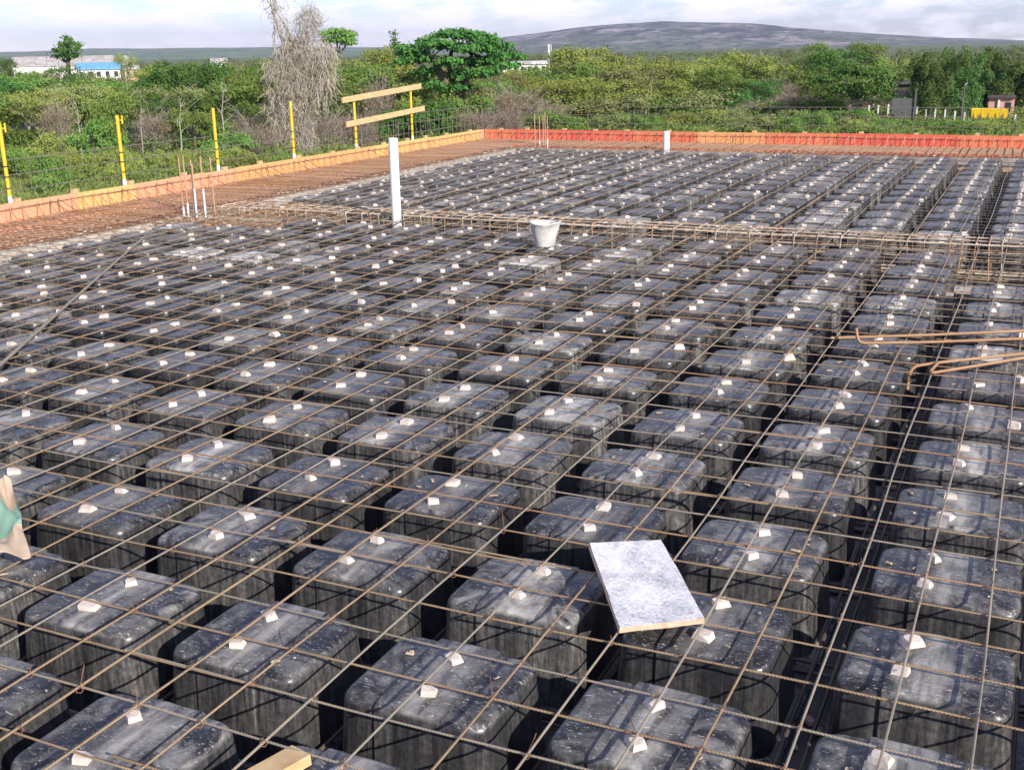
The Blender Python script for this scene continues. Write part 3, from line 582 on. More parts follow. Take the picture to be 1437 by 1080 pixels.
# dead tree draped in dry vines
def dead_tree():
    D = 114; b = at_dist(408, 218, D); t = thing('dead_tree', (b[0], b[1], G), 'grey dead tree draped in hanging dry vines', 'tree'); rg = np.random.default_rng(9)
    at = lambda x, y, d=0: at_dist(x, y, D+d)
    mb = MB(); mb.tube([at(408, 222), at(404, 160), at(408, 100), at(398, 60), at(384, 20), at(376, -12)], [0.42, 0.36, 0.3, 0.2, 0.11, 0.05], 8)
    mb.tube([at(408, 100), at(414, 62), at(400, 36), at(386, 14), at(380, -8)], [0.22, 0.14, 0.09, 0.07, 0.03], 6)
    mb.tube([at(410, 90), at(430, 58), at(432, 30), at(440, 12)], [0.2, 0.12, 0.08, 0.03], 6); mb.tube([at(408, 120), at(440, 80), at(452, 60)], [0.16, 0.1, 0.03], 6)
    mb.tube([at(404, 150), at(386, 90), at(384, 20)], [0.14, 0.09, 0.03], 6); mb.tube([at(410, 215), at(424, 175), at(414, 120)], [0.14, 0.1, 0.06], 6)
    for (x0, x1, y1) in ((398, 392, 120), (420, 412, 110), (428, 418, 130), (391, 400, 140), (434, 426, 150), (414, 424, 95)):
        mb.tube([at(x0, 221, rg.uniform(-.8, .8)), at((x0+x1)/2+rg.normal()*4, (221+y1)/2, rg.uniform(-.8, .8)), at(x1, y1, 0)], [0.09, 0.075, 0.04], 5)
    part('trunk', mb, MT['bark_pale'], t, 60)
    V = []; F = []
    def strand(p, n, d, l, w, droop, curl):
        side = np.array([rt[0], rt[1], 0])*w/2*0.8+rg.normal(size=3)*w*0.25; o = len(V)
        for k in range(n+1):
            V.append(p-side); V.append(p+side)
            d = d+rg.normal(size=3)*curl; d[2] -= droop; d = d/np.linalg.norm(d); p = p+d*l
        for k in range(n): F.append((o+2*k, o+2*k+1, o+2*k+3, o+2*k+2))
    S = D/FPX
    def env(y): return np.interp(y, [48, 60, 80, 110, 150, 190, 222], [6, 20, 33, 31, 24, 24, 30]), np.interp(y, [48, 60, 90, 150, 222], [412, 414, 414, 406, 408])
    for i in range(5600):
        y = 50+165*rg.uniform(0, 1)**0.9; hw, cx = env(y); q = rg.uniform(-1, 1); q = np.sign(q)*abs(q)**1.15*(1.15+.25*math.sin(y*.31)+.2*math.sin(y*.13+2))
        p = at(cx+q*hw, y, rg.uniform(-1, 1)*hw*S*0.8); strand(p, 5, np.array([rg.normal()*.5, rg.normal()*.5, -0.6]), rg.uniform(0.12, 0.42), 0.018+0.032*rg.uniform()**2, 0.28, 0.55)
    for i in range(700):                                               # feathery tangle at the upper right
        a = rg.uniform(0, 6.28); r = rg.uniform(0, 1)**0.5
        p = at(434+18*r*math.cos(a), 34+26*r*math.sin(a), rg.normal()*1.0); strand(p, 4, rg.normal(size=3), rg.uniform(0.15, 0.4), 0.026, 0.15, 0.6)
    for i in range(170):
        y = rg.uniform(-6, 50); p = at(np.interp(y, [-6, 50], [380, 400])+rg.normal()*7, y, rg.normal()*0.6); strand(p, 4, rg.normal(size=3), rg.uniform(0.2, 0.5), 0.035, 0.3, 0.5)
    for i in range(420):                                               # loose strands swinging out to the right
        y = rg.uniform(55, 130); p = at(452+rg.normal()*8, y, rg.normal()); strand(p, 5, np.array([0.3, 0, -.7]), rg.uniform(.2, .5), 0.045, .2, .35)
    me = np_mesh('hanging_vines', np.array(V)-np.array([b[0], b[1], G]), np.array(F), [MT['dry_vine']]); o = link('hanging_vines', me, t); o['kind'] = 'stuff'
dead_tree()

# weeds and grass beyond the slab
def weeds():
    rg = np.random.default_rng(21); Cs = []
    az0 = PSI; N = 76000
    ang = rg.uniform(-0.56, 0.52, N); dd = np.sqrt(rg.uniform(46**2, 175**2, N))
    keep = (dd < np.interp(ang, [-0.5, -0.1, 0.02, 0.5], [126, 140, 165, 172]))
    ang, dd = ang[keep], dd[keep]
    P = np.stack([CAM[0]+np.sin(az0+ang)*dd, CAM[1]+np.cos(az0+ang)*dd, np.full(len(dd), G)], 1)
    cl = np.sin(P[:, 0]*0.31)*np.sin(P[:, 1]*0.27)+np.sin(P[:, 0]*0.9+P[:, 1]*0.7)*0.5
    hgt = (0.45+0.35*np.clip(cl+0.3, 0, 1.4))*rg.uniform(0.6, 1.4, len(P)); V = []; F = []
    n = len(P); K = 3
    for k in range(K):
        a = rg.uniform(0, 6.28, n); w = 0.10+0.10*rg.uniform(size=n); lean = rg.normal(size=(n, 2))*0.35
        q = P+np.stack([rg.normal(size=n)*.5, rg.normal(size=n)*.5, np.zeros(n)], 1)
        s = np.stack([np.cos(a)*w/2, np.sin(a)*w/2, np.zeros(n)], 1); h = hgt*rg.uniform(.5, 1.2, n)
        tp = q+np.stack([lean[:, 0]*h, lean[:, 1]*h, h], 1)
        V.append(np.stack([q-s, q+s, tp], 1).reshape(-1, 3))
    V = np.concatenate(V); F = np.arange(len(V)).reshape(-1, 3)
    o = link('weeds', np_mesh('weeds', V, F, [MT['grass']])); o['kind'] = 'stuff'; tag(o, 'tall green grass and weeds on the open ground beyond the slab', 'weeds')
    # broad-leaved weeds
    pick = rg.choice(n, 9000, p=np.exp(2.2*cl)/np.exp(2.2*cl).sum()); C = P[pick]; idx = np.repeat(np.arange(9000), 10)
    C2 = C[idx]+np.stack([rg.normal(size=len(idx))*.45, rg.normal(size=len(idx))*.45, np.abs(rg.normal(size=len(idx)))*.55+.2], 1)
    nn = rg.normal(size=(len(idx), 3))*.6+np.array([0, 0, 1]); nn /= np.linalg.norm(nn, axis=1)[:, None]
    V, F = leaves(C2, 0.30, nn, 0.6, 0, rg)
    o = link('broad_leaf_weeds', np_mesh('broad_leaf_weeds', V, F, [MT['leaf_green']])); o['kind'] = 'stuff'; tag(o, 'broad-leaved green weeds among the tall grass', 'weeds')
weeds()
def far_wood():
    rg = np.random.default_rng(31); lob = []
    for i in range(2100):
        ang = rg.uniform(-0.62, 0.62); d = 205+1100*rg.uniform()**2.2; s = rg.uniform(2.6, 5.0)
        z = rg.uniform(2.4, 5.2)
        lob.append(((CAM[0]+math.sin(PSI+ang)*d, CAM[1]+math.cos(PSI+ang)*d, G+z-s*0.5), (s, s, s*0.75)))
    V, F = cloud_leaves(lob, 2100*12, 9, 0.8, 0.8, 33, shell=(0.6, 1.0))
    o = link('far_wood', np_mesh('far_wood', V, F, [MT['far_leaf']])); o['kind'] = 'stuff'; tag(o, 'mass of low green woodland running back to the hill', 'woodland')
far_wood()

# ------------------------------------------------------------------ far buildings and roadside things
MT['roof_pale'] = simple('pale_roof_sheet', (0.62, 0.58, 0.54), (0.42, 0.35, 0.30), 0.35, 0.6, 0, (1, 1, 1))
MT['roof_blue'] = simple('blue_roof_sheet', (0.14, 0.40, 0.64), (0.20, 0.46, 0.68), 1.0, 0.5)
MT['wall_white'] = simple('white_plaster', (0.78, 0.77, 0.75), (0.66, 0.65, 0.63), 0.6, 0.85)
MT['wall_grey'] = simple('shade_toned_concrete', (0.075, 0.078, 0.08), (0.11, 0.11, 0.11), 0.8, 0.9)  # tree shade over the grey wall is put into this base colour
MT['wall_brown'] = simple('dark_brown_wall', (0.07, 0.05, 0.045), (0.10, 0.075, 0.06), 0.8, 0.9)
MT['wall_pink'] = simple('pink_plaster', (0.55, 0.30, 0.25), (0.60, 0.36, 0.30), 0.8, 0.9)
MT['glass'] = simple('dark_window', (0.03, 0.035, 0.04), (0.05, 0.055, 0.06), 1, 0.15)
MT['peach'] = simple('peach_plaster', (0.62, 0.42, 0.32), (0.66, 0.48, 0.38), 1, 0.9)
MT['skip_yellow'] = simple('bright_yellow_paint', (0.80, 0.55, 0.02), (0.74, 0.47, 0.03), 2, 0.45)
MT['earth'] = simple('bare_earth', (0.36, 0.24, 0.16), (0.28, 0.18, 0.11), 1.5, 0.95)

def heading_frame(dist, px):
    """local axes at a place: along the picture, away from the camera"""
    p = at_dist(px, 100, dist); d = np.array([p[0]-CAM[0], p[1]-CAM[1], 0]); d /= np.linalg.norm(d)
    return np.array([d[1], -d[0], 0]), d
def obox(mb, p, r, d, w, dep, z0, z1):
    """box with front centre p, width w along r, depth dep along d"""
    P = [p-r*w/2, p+r*w/2, p+r*w/2+d*dep, p-r*w/2+d*dep]
    V = [(q[0], q[1], z0) for q in P]+[(q[0], q[1], z1) for q in P]
    return mb.add(V, [(3, 2, 1, 0), (4, 5, 6, 7), (0, 1, 5, 4), (1, 2, 6, 5), (2, 3, 7, 6), (3, 0, 4, 7)])
def hall(name, x0, x1, yroof0, yroof1, dist, roofmat, wallmat, label, cat='building', windows=0, panels=6, dep=14, rise=None):
    r, d = heading_frame(dist, (x0+x1)/2); p = at_dist((x0+x1)/2, yroof1, dist); w = (x1-x0)*dist/FPX; ze = p[2]; zr = at_dist((x0+x1)/2, yroof0, dist+dep/2)[2]
    t = thing(name, (p[0], p[1], G), label, cat)
    part('wall', obox(MB(), p, r, d, w, dep, G, ze-0.02), wallmat, t)
    rf = link('roof', None, t); rf.empty_display_size = .1; ORG[rf.name] = ORG[t.name]
    for k in range(panels):                                            # roof sheets with small steps between them
        a = -w/2-0.3+(w+0.6)*k/panels; b = -w/2-0.3+(w+0.6)*(k+0.985)/panels; up_ = 0.03*(k % 2)
        q = [(p+r*a-d*.4, ze), (p+r*b-d*.4, ze), (p+r*b+d*dep/2, zr), (p+r*a+d*dep/2, zr), (p+r*b+d*(dep+.4), ze), (p+r*a+d*(dep+.4), ze)]
        V = [(c[0], c[1], z+up_) for c, z in q]+[(c[0], c[1], z+up_-0.12) for c, z in q]
        part('roof_sheet', MB().add(V, [(0, 1, 2, 3), (3, 2, 4, 5), (7, 6, 9, 8), (8, 9, 11, 10), (0, 6, 7, 1), (4, 10, 11, 5), (1, 7, 8, 2), (2, 8, 10, 4), (0, 3, 9, 6), (3, 5, 11, 9)]), roofmat if k % 3 else MT['roof_pale'] if roofmat is not MT['roof_blue'] else roofmat, rf)
    for k in range(windows):
        c = p-d*0.05+r*(-w/2+w*(k+0.5)/windows); part('window', obox(MB(), c, r, d, w/windows*0.45, 0.10, ze-1.5, ze-0.5), MT['glass'], t)
    return t
hall('long_shed', 30, 152, 79, 92, 300, MT['roof_pale'], MT['wall_white'], 'long pale-roofed shed far off beyond the scrub at left', windows=0, panels=9, dep=26)
hall('blue_roofed_building', 112, 164, 88, 97, 250, MT['roof_blue'], MT['wall_white'], 'white building with bright blue roof in front of the long shed', windows=5, panels=4, dep=12)
hall('small_house', 176, 192, 92, 97, 235, MT['roof_pale'], MT['peach'], 'tiny peach-walled house right of the blue-roofed building', windows=2, panels=2, dep=7)
hall('distant_house', 298, 317, 82, 88, 260, MT['roof_pale'], MT['wall_white'], 'tiny pale house just showing above scrub behind third yellow post', windows=2, panels=2, dep=8)
hall('white_factory', 700, 766, 86, 90, 240, MT['wall_white'], MT['wall_white'], 'long white building behind the big spreading tree', windows=7, panels=6, dep=16)
def dish():
    p = at_dist(176, 85, 225); t = thing('satellite_dish', (p[0], p[1], G), 'round white dish on a mast above the scrub at left', 'dish')
    part('mast', MB().tube([(p[0], p[1], G), (p[0], p[1], p[2]-0.2)], 0.09, 8), MT['wall_grey'], t)
    mb = MB(); prof = [(0.02, -0.28), (0.45, -0.22), (0.78, -0.08), (0.92, 0.06), (0.90, 0.08), (0.76, -0.05), (0.44, -0.18), (0.02, -0.24)]; mb.lathe(prof, n=20)
    rot = Vector((-math.sin(PSI+0.3), -math.cos(PSI+0.3), 0.35)).to_track_quat('Z', 'Y').to_matrix(); mb.v = [tuple(np.array(rot @ Vector(q))+p) for q in mb.v]
    part('reflector', mb, MT['wall_white'], t, 60)
dish()
def mast():
    p = at_dist(771, 92, 260); top = at_dist(771, 63, 260)[2]; t = thing('telecom_mast', (p[0], p[1], G), 'slim white antenna mast beside the far white building', 'mast')
    part('pole', MB().tube([(p[0], p[1], G), (p[0], p[1], top)], [0.16, 0.08], 8), MT['wall_white'], t)
    part('platform', MB().lathe([(0.1, 0), (0.6, 0), (0.6, 0.3), (0.1, 0.3)], (p[0], p[1], top-3.2), 10), MT['wall_white'], t)
    for a in (0.3, 2.4, 4.5): part('antenna', MB().box((p[0]+.4*math.cos(a), p[1]+.4*math.sin(a), top-1.0), (.12, .1, 2.2)), MT['wall_white'], t)
mast()
def right_side():
    D = 186
    r, d = heading_frame(D, 1350); p = at_dist(1352, 100, D); S = D/FPX
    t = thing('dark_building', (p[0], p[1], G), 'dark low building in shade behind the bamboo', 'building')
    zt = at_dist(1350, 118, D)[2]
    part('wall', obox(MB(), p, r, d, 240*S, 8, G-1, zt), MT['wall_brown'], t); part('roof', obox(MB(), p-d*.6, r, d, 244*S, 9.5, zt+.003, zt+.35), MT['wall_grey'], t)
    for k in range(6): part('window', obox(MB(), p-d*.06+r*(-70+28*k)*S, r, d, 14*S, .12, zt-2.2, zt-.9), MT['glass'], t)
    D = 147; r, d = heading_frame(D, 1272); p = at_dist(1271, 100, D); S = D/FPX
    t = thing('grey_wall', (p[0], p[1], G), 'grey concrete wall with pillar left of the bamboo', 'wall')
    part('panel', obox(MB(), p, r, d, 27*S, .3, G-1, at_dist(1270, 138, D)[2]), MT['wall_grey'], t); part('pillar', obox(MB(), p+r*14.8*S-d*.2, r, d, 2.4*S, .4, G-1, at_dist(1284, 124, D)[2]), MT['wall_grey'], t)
    D = 156; r, d = heading_frame(D, 1412); p = at_dist(1410, 100, D); S = D/FPX
    t = thing('pink_house', (p[0], p[1], G), 'small pink-walled house at the right behind the yellow container', 'house'); zt = at_dist(1410, 138, D)[2]
    part('wall', obox(MB(), p, r, d, 30*S, 5, G-1, zt), MT['wall_pink'], t); part('roof', obox(MB(), p-d*.5, r, d, 33*S, 6, zt+.003, zt+.15), MT['wall_brown'], t)
    part('window', obox(MB(), p-d*.05+r*8*S, r, d, 7*S, .12, zt-1.5, zt-.5), MT['glass'], t); part('corner_post', obox(MB(), p-d*.25-r*3*S, r, d, 2.4*S, .2, G, zt), MT['wall_white'], t)
    # lamp
    D = 141; a = at_dist(1349, 160, D); b = at_dist(1354, 120, D)
    t = thing('street_lamp', (a[0], a[1], G), 'thin leaning street lamp in front of the bamboo', 'lamp post')
    part('pole', MB().tube([(a[0], a[1], G), tuple(a), tuple(b*0.7+a*0.3), tuple(b)], [0.13, 0.12, 0.1, 0.08], 8), MT['wall_grey'], t, 60)
    c = at_dist(1357, 118.5, D); mb = MB(); mb.tube([tuple(b), tuple((b+c)/2+np.array([0, 0, .12])), tuple(c)], [0.07, 0.08, 0.2], 8); part('lamp_head', mb, MT['wall_white'], t, 60)
    # yellow skip
    D = 144; r, d = heading_frame(D, 1388); p = at_dist(1388, 165, D); S = D/FPX; w = 43*S; z1 = at_dist(1388, 153.5, D)[2]; z0 = p[2]-.15
    t = thing('yellow_container', (p[0], p[1], G), 'bright yellow steel container by the road at right', 'container')
    mb = MB(); hw = w/2
    def q(a, dd, z): c = p+r*a+d*dd; return (c[0], c[1], z)
    V = [q(-hw*.97, .25, z0), q(hw*.97, .25, z0), q(hw*.97, 1.95, z0), q(-hw*.97, 1.95, z0), q(-hw, 0, z1), q(hw, 0, z1), q(hw, 2.2, z1), q(-hw, 2.2, z1),
         q(-hw+.08, .08, z1), q(hw-.08, .08, z1), q(hw-.08, 2.12, z1), q(-hw+.08, 2.12, z1), q(-hw*.95, .32, z0+.1), q(hw*.95, .32, z0+.1), q(hw*.95, 1.9, z0+.1), q(-hw*.95, 1.9, z0+.1)]
    mb.add(V, [(3, 2, 1, 0), (0, 1, 5, 4), (1, 2, 6, 5), (2, 3, 7, 6), (3, 0, 4, 7), (4, 5, 9, 8), (5, 6, 10, 9), (6, 7, 11, 10), (7, 4, 8, 11), (8, 9, 13, 12), (9, 10, 14, 13), (10, 11, 15, 14), (11, 8, 12, 15), (12, 13, 14, 15)])
    part('body', mb, MT['skip_yellow'], t)
    for k in range(5): part('rib', obox(MB(), p+r*(-hw*.8+hw*.4*k)+d*.06, r, d, .10, .2, z0+.1, z1-.1), MT['skip_yellow'], t)
    for a in (-.6, .6): part('leg', obox(MB(), p+r*hw*a+d*.6, r, d, .2, 1.0, G, z0), MT['wall_grey'], t)
    # white fence posts along the road
    for i, (px, yt, yb) in enumerate([(1219, 149, 160), (1232, 149, 161), (1246, 147.5, 160.5), (1259, 149, 161.5), (1272, 150.5, 162.5), (1286, 151, 164), (1299, 155, 164), (1312, 154, 163), (1326, 155, 163), (1340, 157, 163), (1353, 159, 166), (1424, 162, 173)]):
        a = at_dist(px, yb, 150); z1 = at_dist(px, yt, 150)[2]; o = ORD[i+1] if i < 11 else 'last'
        t = thing('fence_post', (a[0], a[1], G), o+' white fence post from the left along the road'.replace('from the left', 'from the left' if o != 'last' else 'on the right'), 'post', 'white fence posts along the road')
        part('shaft', MB().box((a[0], a[1], (G+z1)/2), (.17, .17, z1-G)), MT['wall_white'], t); part('cap', MB().box((a[0], a[1], z1+.05), (.2, .2, .1), None, .5), MT['wall_white'], t)
    # the road verge, raised bare earth
    mb = MB(); A = [at_dist(x, 158, 149+rnd.uniform(-.6, .6)) for x in range(1176, 1306, 10)]; dd = np.array([math.sin(PSI+.35), math.cos(PSI+.35), 0])
    for a in A:
        zt = at_dist(1250, 163, 150)[2]-.05+rnd.uniform(-.12, .12)
        for (o, z) in ((-3, G), (-.8, zt-.4), (0, zt), (5, zt), (9, G)): c = a+dd*o; mb.v.append((c[0], c[1], z))
    for i in range(len(A)-1):
        for j in range(4): mb.f.append((i*5+j, i*5+j+1, (i+1)*5+j+1, (i+1)*5+j))
    struct('road_verge', mb, MT['earth'], 60)
right_side()

# ------------------------------------------------------------------ slab under construction
DZ = -0.345
def plane(mb, x0, x1, y0, y1, z, th=0.03):
    return mb.box(((x0+x1)/2, (y0+y1)/2, z-th/2), (x1-x0, y1-y0, th))
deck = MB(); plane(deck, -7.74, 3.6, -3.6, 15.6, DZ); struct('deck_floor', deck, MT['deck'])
pan = MB(); plane(pan, -8.98, -7.745, -3.6, 16.94, -0.17, .19); plane(pan, -7.745, 3.6, 15.605, 16.94, -0.17, .19); struct('solid_strip_floor', pan, MT['pan'])
under = MB(); plane(under, -8.9, 3.6, -3.6, 16.9, DZ-0.05, 0.16); struct('slab_falsework', under, MT['lumber'])
tw = MB()
for (x, y) in [(a, b) for a in (-8.6, -4.5, -0.5, 2.3) for b in (-3, 2, 7, 12, 16.6)]: tw.box((x, y, (G+DZ-0.25)/2), (.3, .3, DZ-0.25-G))
struct('falsework_props', tw, MT['wall_grey'])

# waffle domes --------------------------------------------------------
def dome_mesh(name, seed, m):
    rg = random.Random(seed); b = 0.10; dent = [rg.uniform(-1, 1) for _ in range(8)]
    #            z     hx     hy   rc
    levels = [(0.0, .275, .270, .05), (0.018, .275, .270, .05), (0.022, .243, .210, .055), (0.15, .234, .199, .060), (0.24, .229, .193, .060), (0.274, .2265, .1905, .060),
              (0.286, .2235, .1875, .058), (0.2935, .218, .182, .055), (0.2983, .2105, .1745, .050), (0.300, .202, .166, .044)]
    mb = MB(); rings = []; xsn = None
    for li, (z, hx, hy, rc) in enumerate(levels):
        xs = []
        for k in range(6): a = math.pi/2*k/5; xs.append(-(hx-rc)-rc*math.cos(a))
        xs += [-b-.0015, -b+.0015, -.035, .035, b-.0015, b+.0015]
        for k in range(5, -1, -1): a = math.pi/2*k/5; xs.append((hx-rc)+rc*math.cos(a))
        def Y(x):
            q = abs(x)-(hx-rc); return hy if q <= 0 else hy-rc+math.sqrt(max(0, rc*rc-q*q))
        off = lambda x: 0.008 if (abs(x) < b and li > 1) else 0.0
        zz = lambda x: z+(0.007 if (abs(x) < b and li >= 6) else 0)
        w = lambda x, s: 0.003*math.sin(9*x+dent[0]*3+s*dent[1]*2+z*8*dent[2]) if 1 < li < 8 else 0
        front = [(x, -Y(x)-off(x)+w(x, 0), zz(x)) for x in xs]; back = [(x, Y(x)+off(x)+w(x, 2), zz(x)) for x in reversed(xs)]
        base = len(mb.v); mb.v += front+back; rings.append(base); xsn = len(xs)
    n = 2*xsn
    for a, c in zip(rings[:-1], rings[1:]):
        for k in range(n):
            k2 = (k+1) % n; mb.f.append((a+k, a+k2, c+k2, c+k))
    t = rings[-1]; rows_ = [[t+k for k in range(xsn)]]
    for r_ in (0.25, 0.5, 0.75):
        base = len(mb.v)
        for k in range(xsn):
            f0, b0 = mb.v[t+k], mb.v[t+n-1-k]; x = f0[0]
            mb.v.append((x, f0[1]*(1-r_)+b0[1]*r_, f0[2]+0.0035*math.sin(math.pi*r_)*(1-(x/.2)**2)+0.0025*dent[3]*math.sin(11*x+7*r_+dent[4]*5)))
        rows_.append([base+k for k in range(xsn)])
    rows_.append([t+n-1-k for k in range(xsn)])
    for ra, rb in zip(rows_[:-1], rows_[1:]):
        for k in range(xsn-1): mb.f.append((ra[k], ra[k+1], rb[k+1], rb[k]))
    return mb.mesh(name, m, (0, 0, 0), 32)
DOMES = [dome_mesh('waffle_dome', s, MT['dome']) for s in range(4)]
DOME_D = dome_mesh('waffle_dome', 9, MT['dome_dusty'])
DOME_G = [dome_mesh('waffle_dome', s, MT['dome_grey']) for s in (11, 12)]

def spacer_mesh(seed):
    rg = random.Random(seed); w, d, h = rg.uniform(.025, .032), rg.uniform(.017, .024), rg.uniform(.030, .036); mb = MB(); j = lambda: rg.uniform(.80, 1.12)
    P = [(sx*w*j(), sy*d*j(), 0) for sx, sy in ((-1, -1), (1, -1), (1, 1), (-1, 1))]+[(sx*w*j()*.88, sy*d*j()*.88, h*rg.uniform(.78, 1.0)) for sx, sy in ((-1, -1), (1, -1), (1, 1), (-1, 1))]
    k = rg.randrange(4); c = P[4+k]; a_, b_ = P[4+(k+1) % 4], P[4+(k+3) % 4]                  # one chipped corner
    ch = [tuple(np.array(c)*.62+np.array(q)*.38) for q in (a_, b_)]+[tuple(np.array(c)*.55+np.array(P[k])*.45)]
    V = [Vector(q) for i, q in enumerate(P) if i != 4+k]+[Vector(q) for q in ch]
    bm = bmesh.new(); [bm.verts.new(q) for q in V]; bmesh.ops.convex_hull(bm, input=bm.verts); me = bpy.data.meshes.new('spacer_block'); bm.to_mesh(me); bm.free(); me.materials.append(MT['spacer']); return me
SPACERS = [spacer_mesh(s) for s in range(9)]

DUSTY = {('far', -2, 0), ('far', -1, 0), ('far', -3, 0), ('far', -2, 1), ('far', -4, 1), ('far', -5, 0), ('far', -1, 2), ('far', 0, 0), ('near', -10, 8), ('near', -9, 8), ('near', -8, 8), ('near', -5, 9), ('far', -3, 2), ('far', -6, 3)}
U_OFF = {-9: .06, -8: 0, -7: -.07, -6: -.07, -5: -.03, -4: -.03, -3: .14, -2: .12, -1: .06, 0: .09, 1: -.03, 2: -.06, 3: -.04, 4: -.07}
def ux(u): return 0.2*(u+U_OFF.get(u, 0.04*math.sin(u*2.3)))
def vy(v): return 0.198*(v+0.05*math.sin(v*1.7))
YF = 7.86
spots = []
for k in range(-12, 4):
    for j in range(-3, 12):
        y = 0.594*j+0.297
        if k <= -11 and y > 6.3: continue
        if k == 1 and j >= 10: continue
        spots.append(('near', k, j, 0.6*k+(.05 if k >= 1 else .025), y))
    for j in range(13):
        y = YF+0.594*j+.21
        if k <= -11 and j == 0: continue
        spots.append(('far', k, j, 0.6*k+(.05 if k >= 1 else .025), y))
vis = []
for s in spots:
    q = [project((s[3]+dx, s[4]+dy, -0.045)) for dx in (-.24, .24) for dy in (-.22, .22)]
    inside = any(p and -8 < p[0] < 1445 and 150 < p[1] < 1088 for p in q)
    near_edge = any(p and -170 < p[0] < 1620 and p[1] < 1330 for p in q)
    vis.append(2 if inside and s[1] < 2 else 1 if near_edge or s[1] >= 2 else 0)
# order inside each column, counted from the front of what is seen
cnt = {}
for s, v in sorted(zip(spots, vis), key=lambda a: a[0][4]):
    if v == 2: cnt.setdefault((s[0], s[1]), []).append(s)
def place_label(s):
    row = cnt[(s[0], s[1])].index(s)+1; col = 2-s[1]
    rw = 'first' if row == 1 else ORD[row]
    if s[0] == 'near': return f"{rw} from front in {ORD[col]} column from the right"
    return f"{rw} past the beam cage in {ORD[col]} column from right"
indiv = sorted([s for s, v in zip(spots, vis) if v == 2], key=lambda s: s[4])
rest = indiv[300:]; indiv = indiv[:300]
margin = [s for s, v in zip(spots, vis) if v == 1]
spacer_list = []; stuff_domes = MB(); edge_domes = MB()
for s in indiv+margin+rest:
    fld, k, j, x, y = s; r_ = random.Random(hash((fld == 'far', k, j)) & 0xffff)
    loc = (x+r_.uniform(-.007, .007), y+r_.uniform(-.007, .007), DZ); rz = r_.uniform(-.02, .02)
    dusty = (fld, k, j) in DUSTY
    grey = not dusty and r_.random() < (.6 if fld == 'far' else .12)
    me = DOME_D if dusty else DOME_G[r_.randrange(2)] if grey else DOMES[r_.randrange(4)]
    seen = s not in margin
    if not seen or s in rest:
        tgt = stuff_domes if seen else edge_domes
        o0 = len(tgt.v); c_, s_ = math.cos(rz), math.sin(rz)
        tgt.v += [(v.co.x*c_-v.co.y*s_+loc[0], v.co.x*s_+v.co.y*c_+loc[1], v.co.z+loc[2]) for v in me.vertices]
        tgt.f += [tuple(i+o0 for i in p.vertices) for p in me.polygons]
    else:
        o = link('waffle_dome', me, None, loc); o.rotation_euler.z = rz+(math.pi if r_.random() < .5 else 0)
        tag(o, ('cement-whitened' if dusty else 'grey-dusted' if grey else 'black')+' dome, '+place_label(s), 'waffle dome', 'waffle domes short of the beam cage' if fld == 'near' else 'waffle domes past the beam cage')
    # two spacer blocks, under the bar crossings on the crown
    if fld == 'near': vs_ = [3*j+1, 3*j+2]; ys = [vy(v) for v in vs_]
    else: ys = [vy(round(y/0.198-.5)), vy(round(y/0.198-.5)+1)]
    for q, yy in enumerate(ys):
        if r_.random() < 0.05 and y > 1.5: continue
        xx = ux(3*k)
        if r_.random() < 0.12 and y > 2.5: xx = ux(3*k+1)
        spacer_list.append((s, q, xx+r_.uniform(-.010, .018), yy-r_.uniform(-.008, .022), r_.uniform(-.5, .5), r_.randrange(9), r_.uniform(.88, 1.12), seen))
o = link('bordering_waffle_domes', edge_domes.mesh('bordering_waffle_domes', MT['dome'], (0, 0, 0), 32)); o['kind'] = 'stuff'; tag(o, 'further black domes continuing past the borders of the picture', 'waffle domes')
if rest:
    o = link('distant_waffle_domes', stuff_domes.mesh('distant_waffle_domes', MT['dome'], (0, 0, 0), 32)); o['kind'] = 'stuff'; tag(o, 'farthest black domes in the last row along the back strip', 'waffle domes')
spacer_list.sort(key=lambda a: a[3]+(0 if a[7] else 100)); far_sp = MB(); nsp = 0
for (s, q, x, y, rz, mi, sc, seen) in spacer_list:
    me = SPACERS[mi]; z = DZ+0.3005
    if seen and nsp < 300:
        nsp += 1; o = link('spacer_block', me, None, (x, y, z)); o.rotation_euler = (rnd.uniform(-.06, .06), rnd.uniform(-.06, .06), rz*1.6); o.scale = (sc*.95, sc*.95, rnd.uniform(.85, 1.0))
        two = 'nearer' if q == 0 else 'farther'
        tag(o, f"{two} pale block on dome {place_label(s)}", 'spacer block', 'pale mortar spacer blocks')
    else:
        o0 = len(far_sp.v); c_, s_ = math.cos(rz)*sc*.85, math.sin(rz)*sc*.85
        far_sp.v += [(v.co.x*c_-v.co.y*s_+x, v.co.x*s_+v.co.y*c_+y, v.co.z+z) for v in me.vertices]; far_sp.f += [tuple(i+o0 for i in p.vertices) for p in me.polygons]
o = link('distant_spacer_blocks', far_sp.mesh('distant_spacer_blocks', MT['spacer'])); o['kind'] = 'stuff'; tag(o, 'small pale spacer blocks dotted over the farther domes', 'spacer blocks')

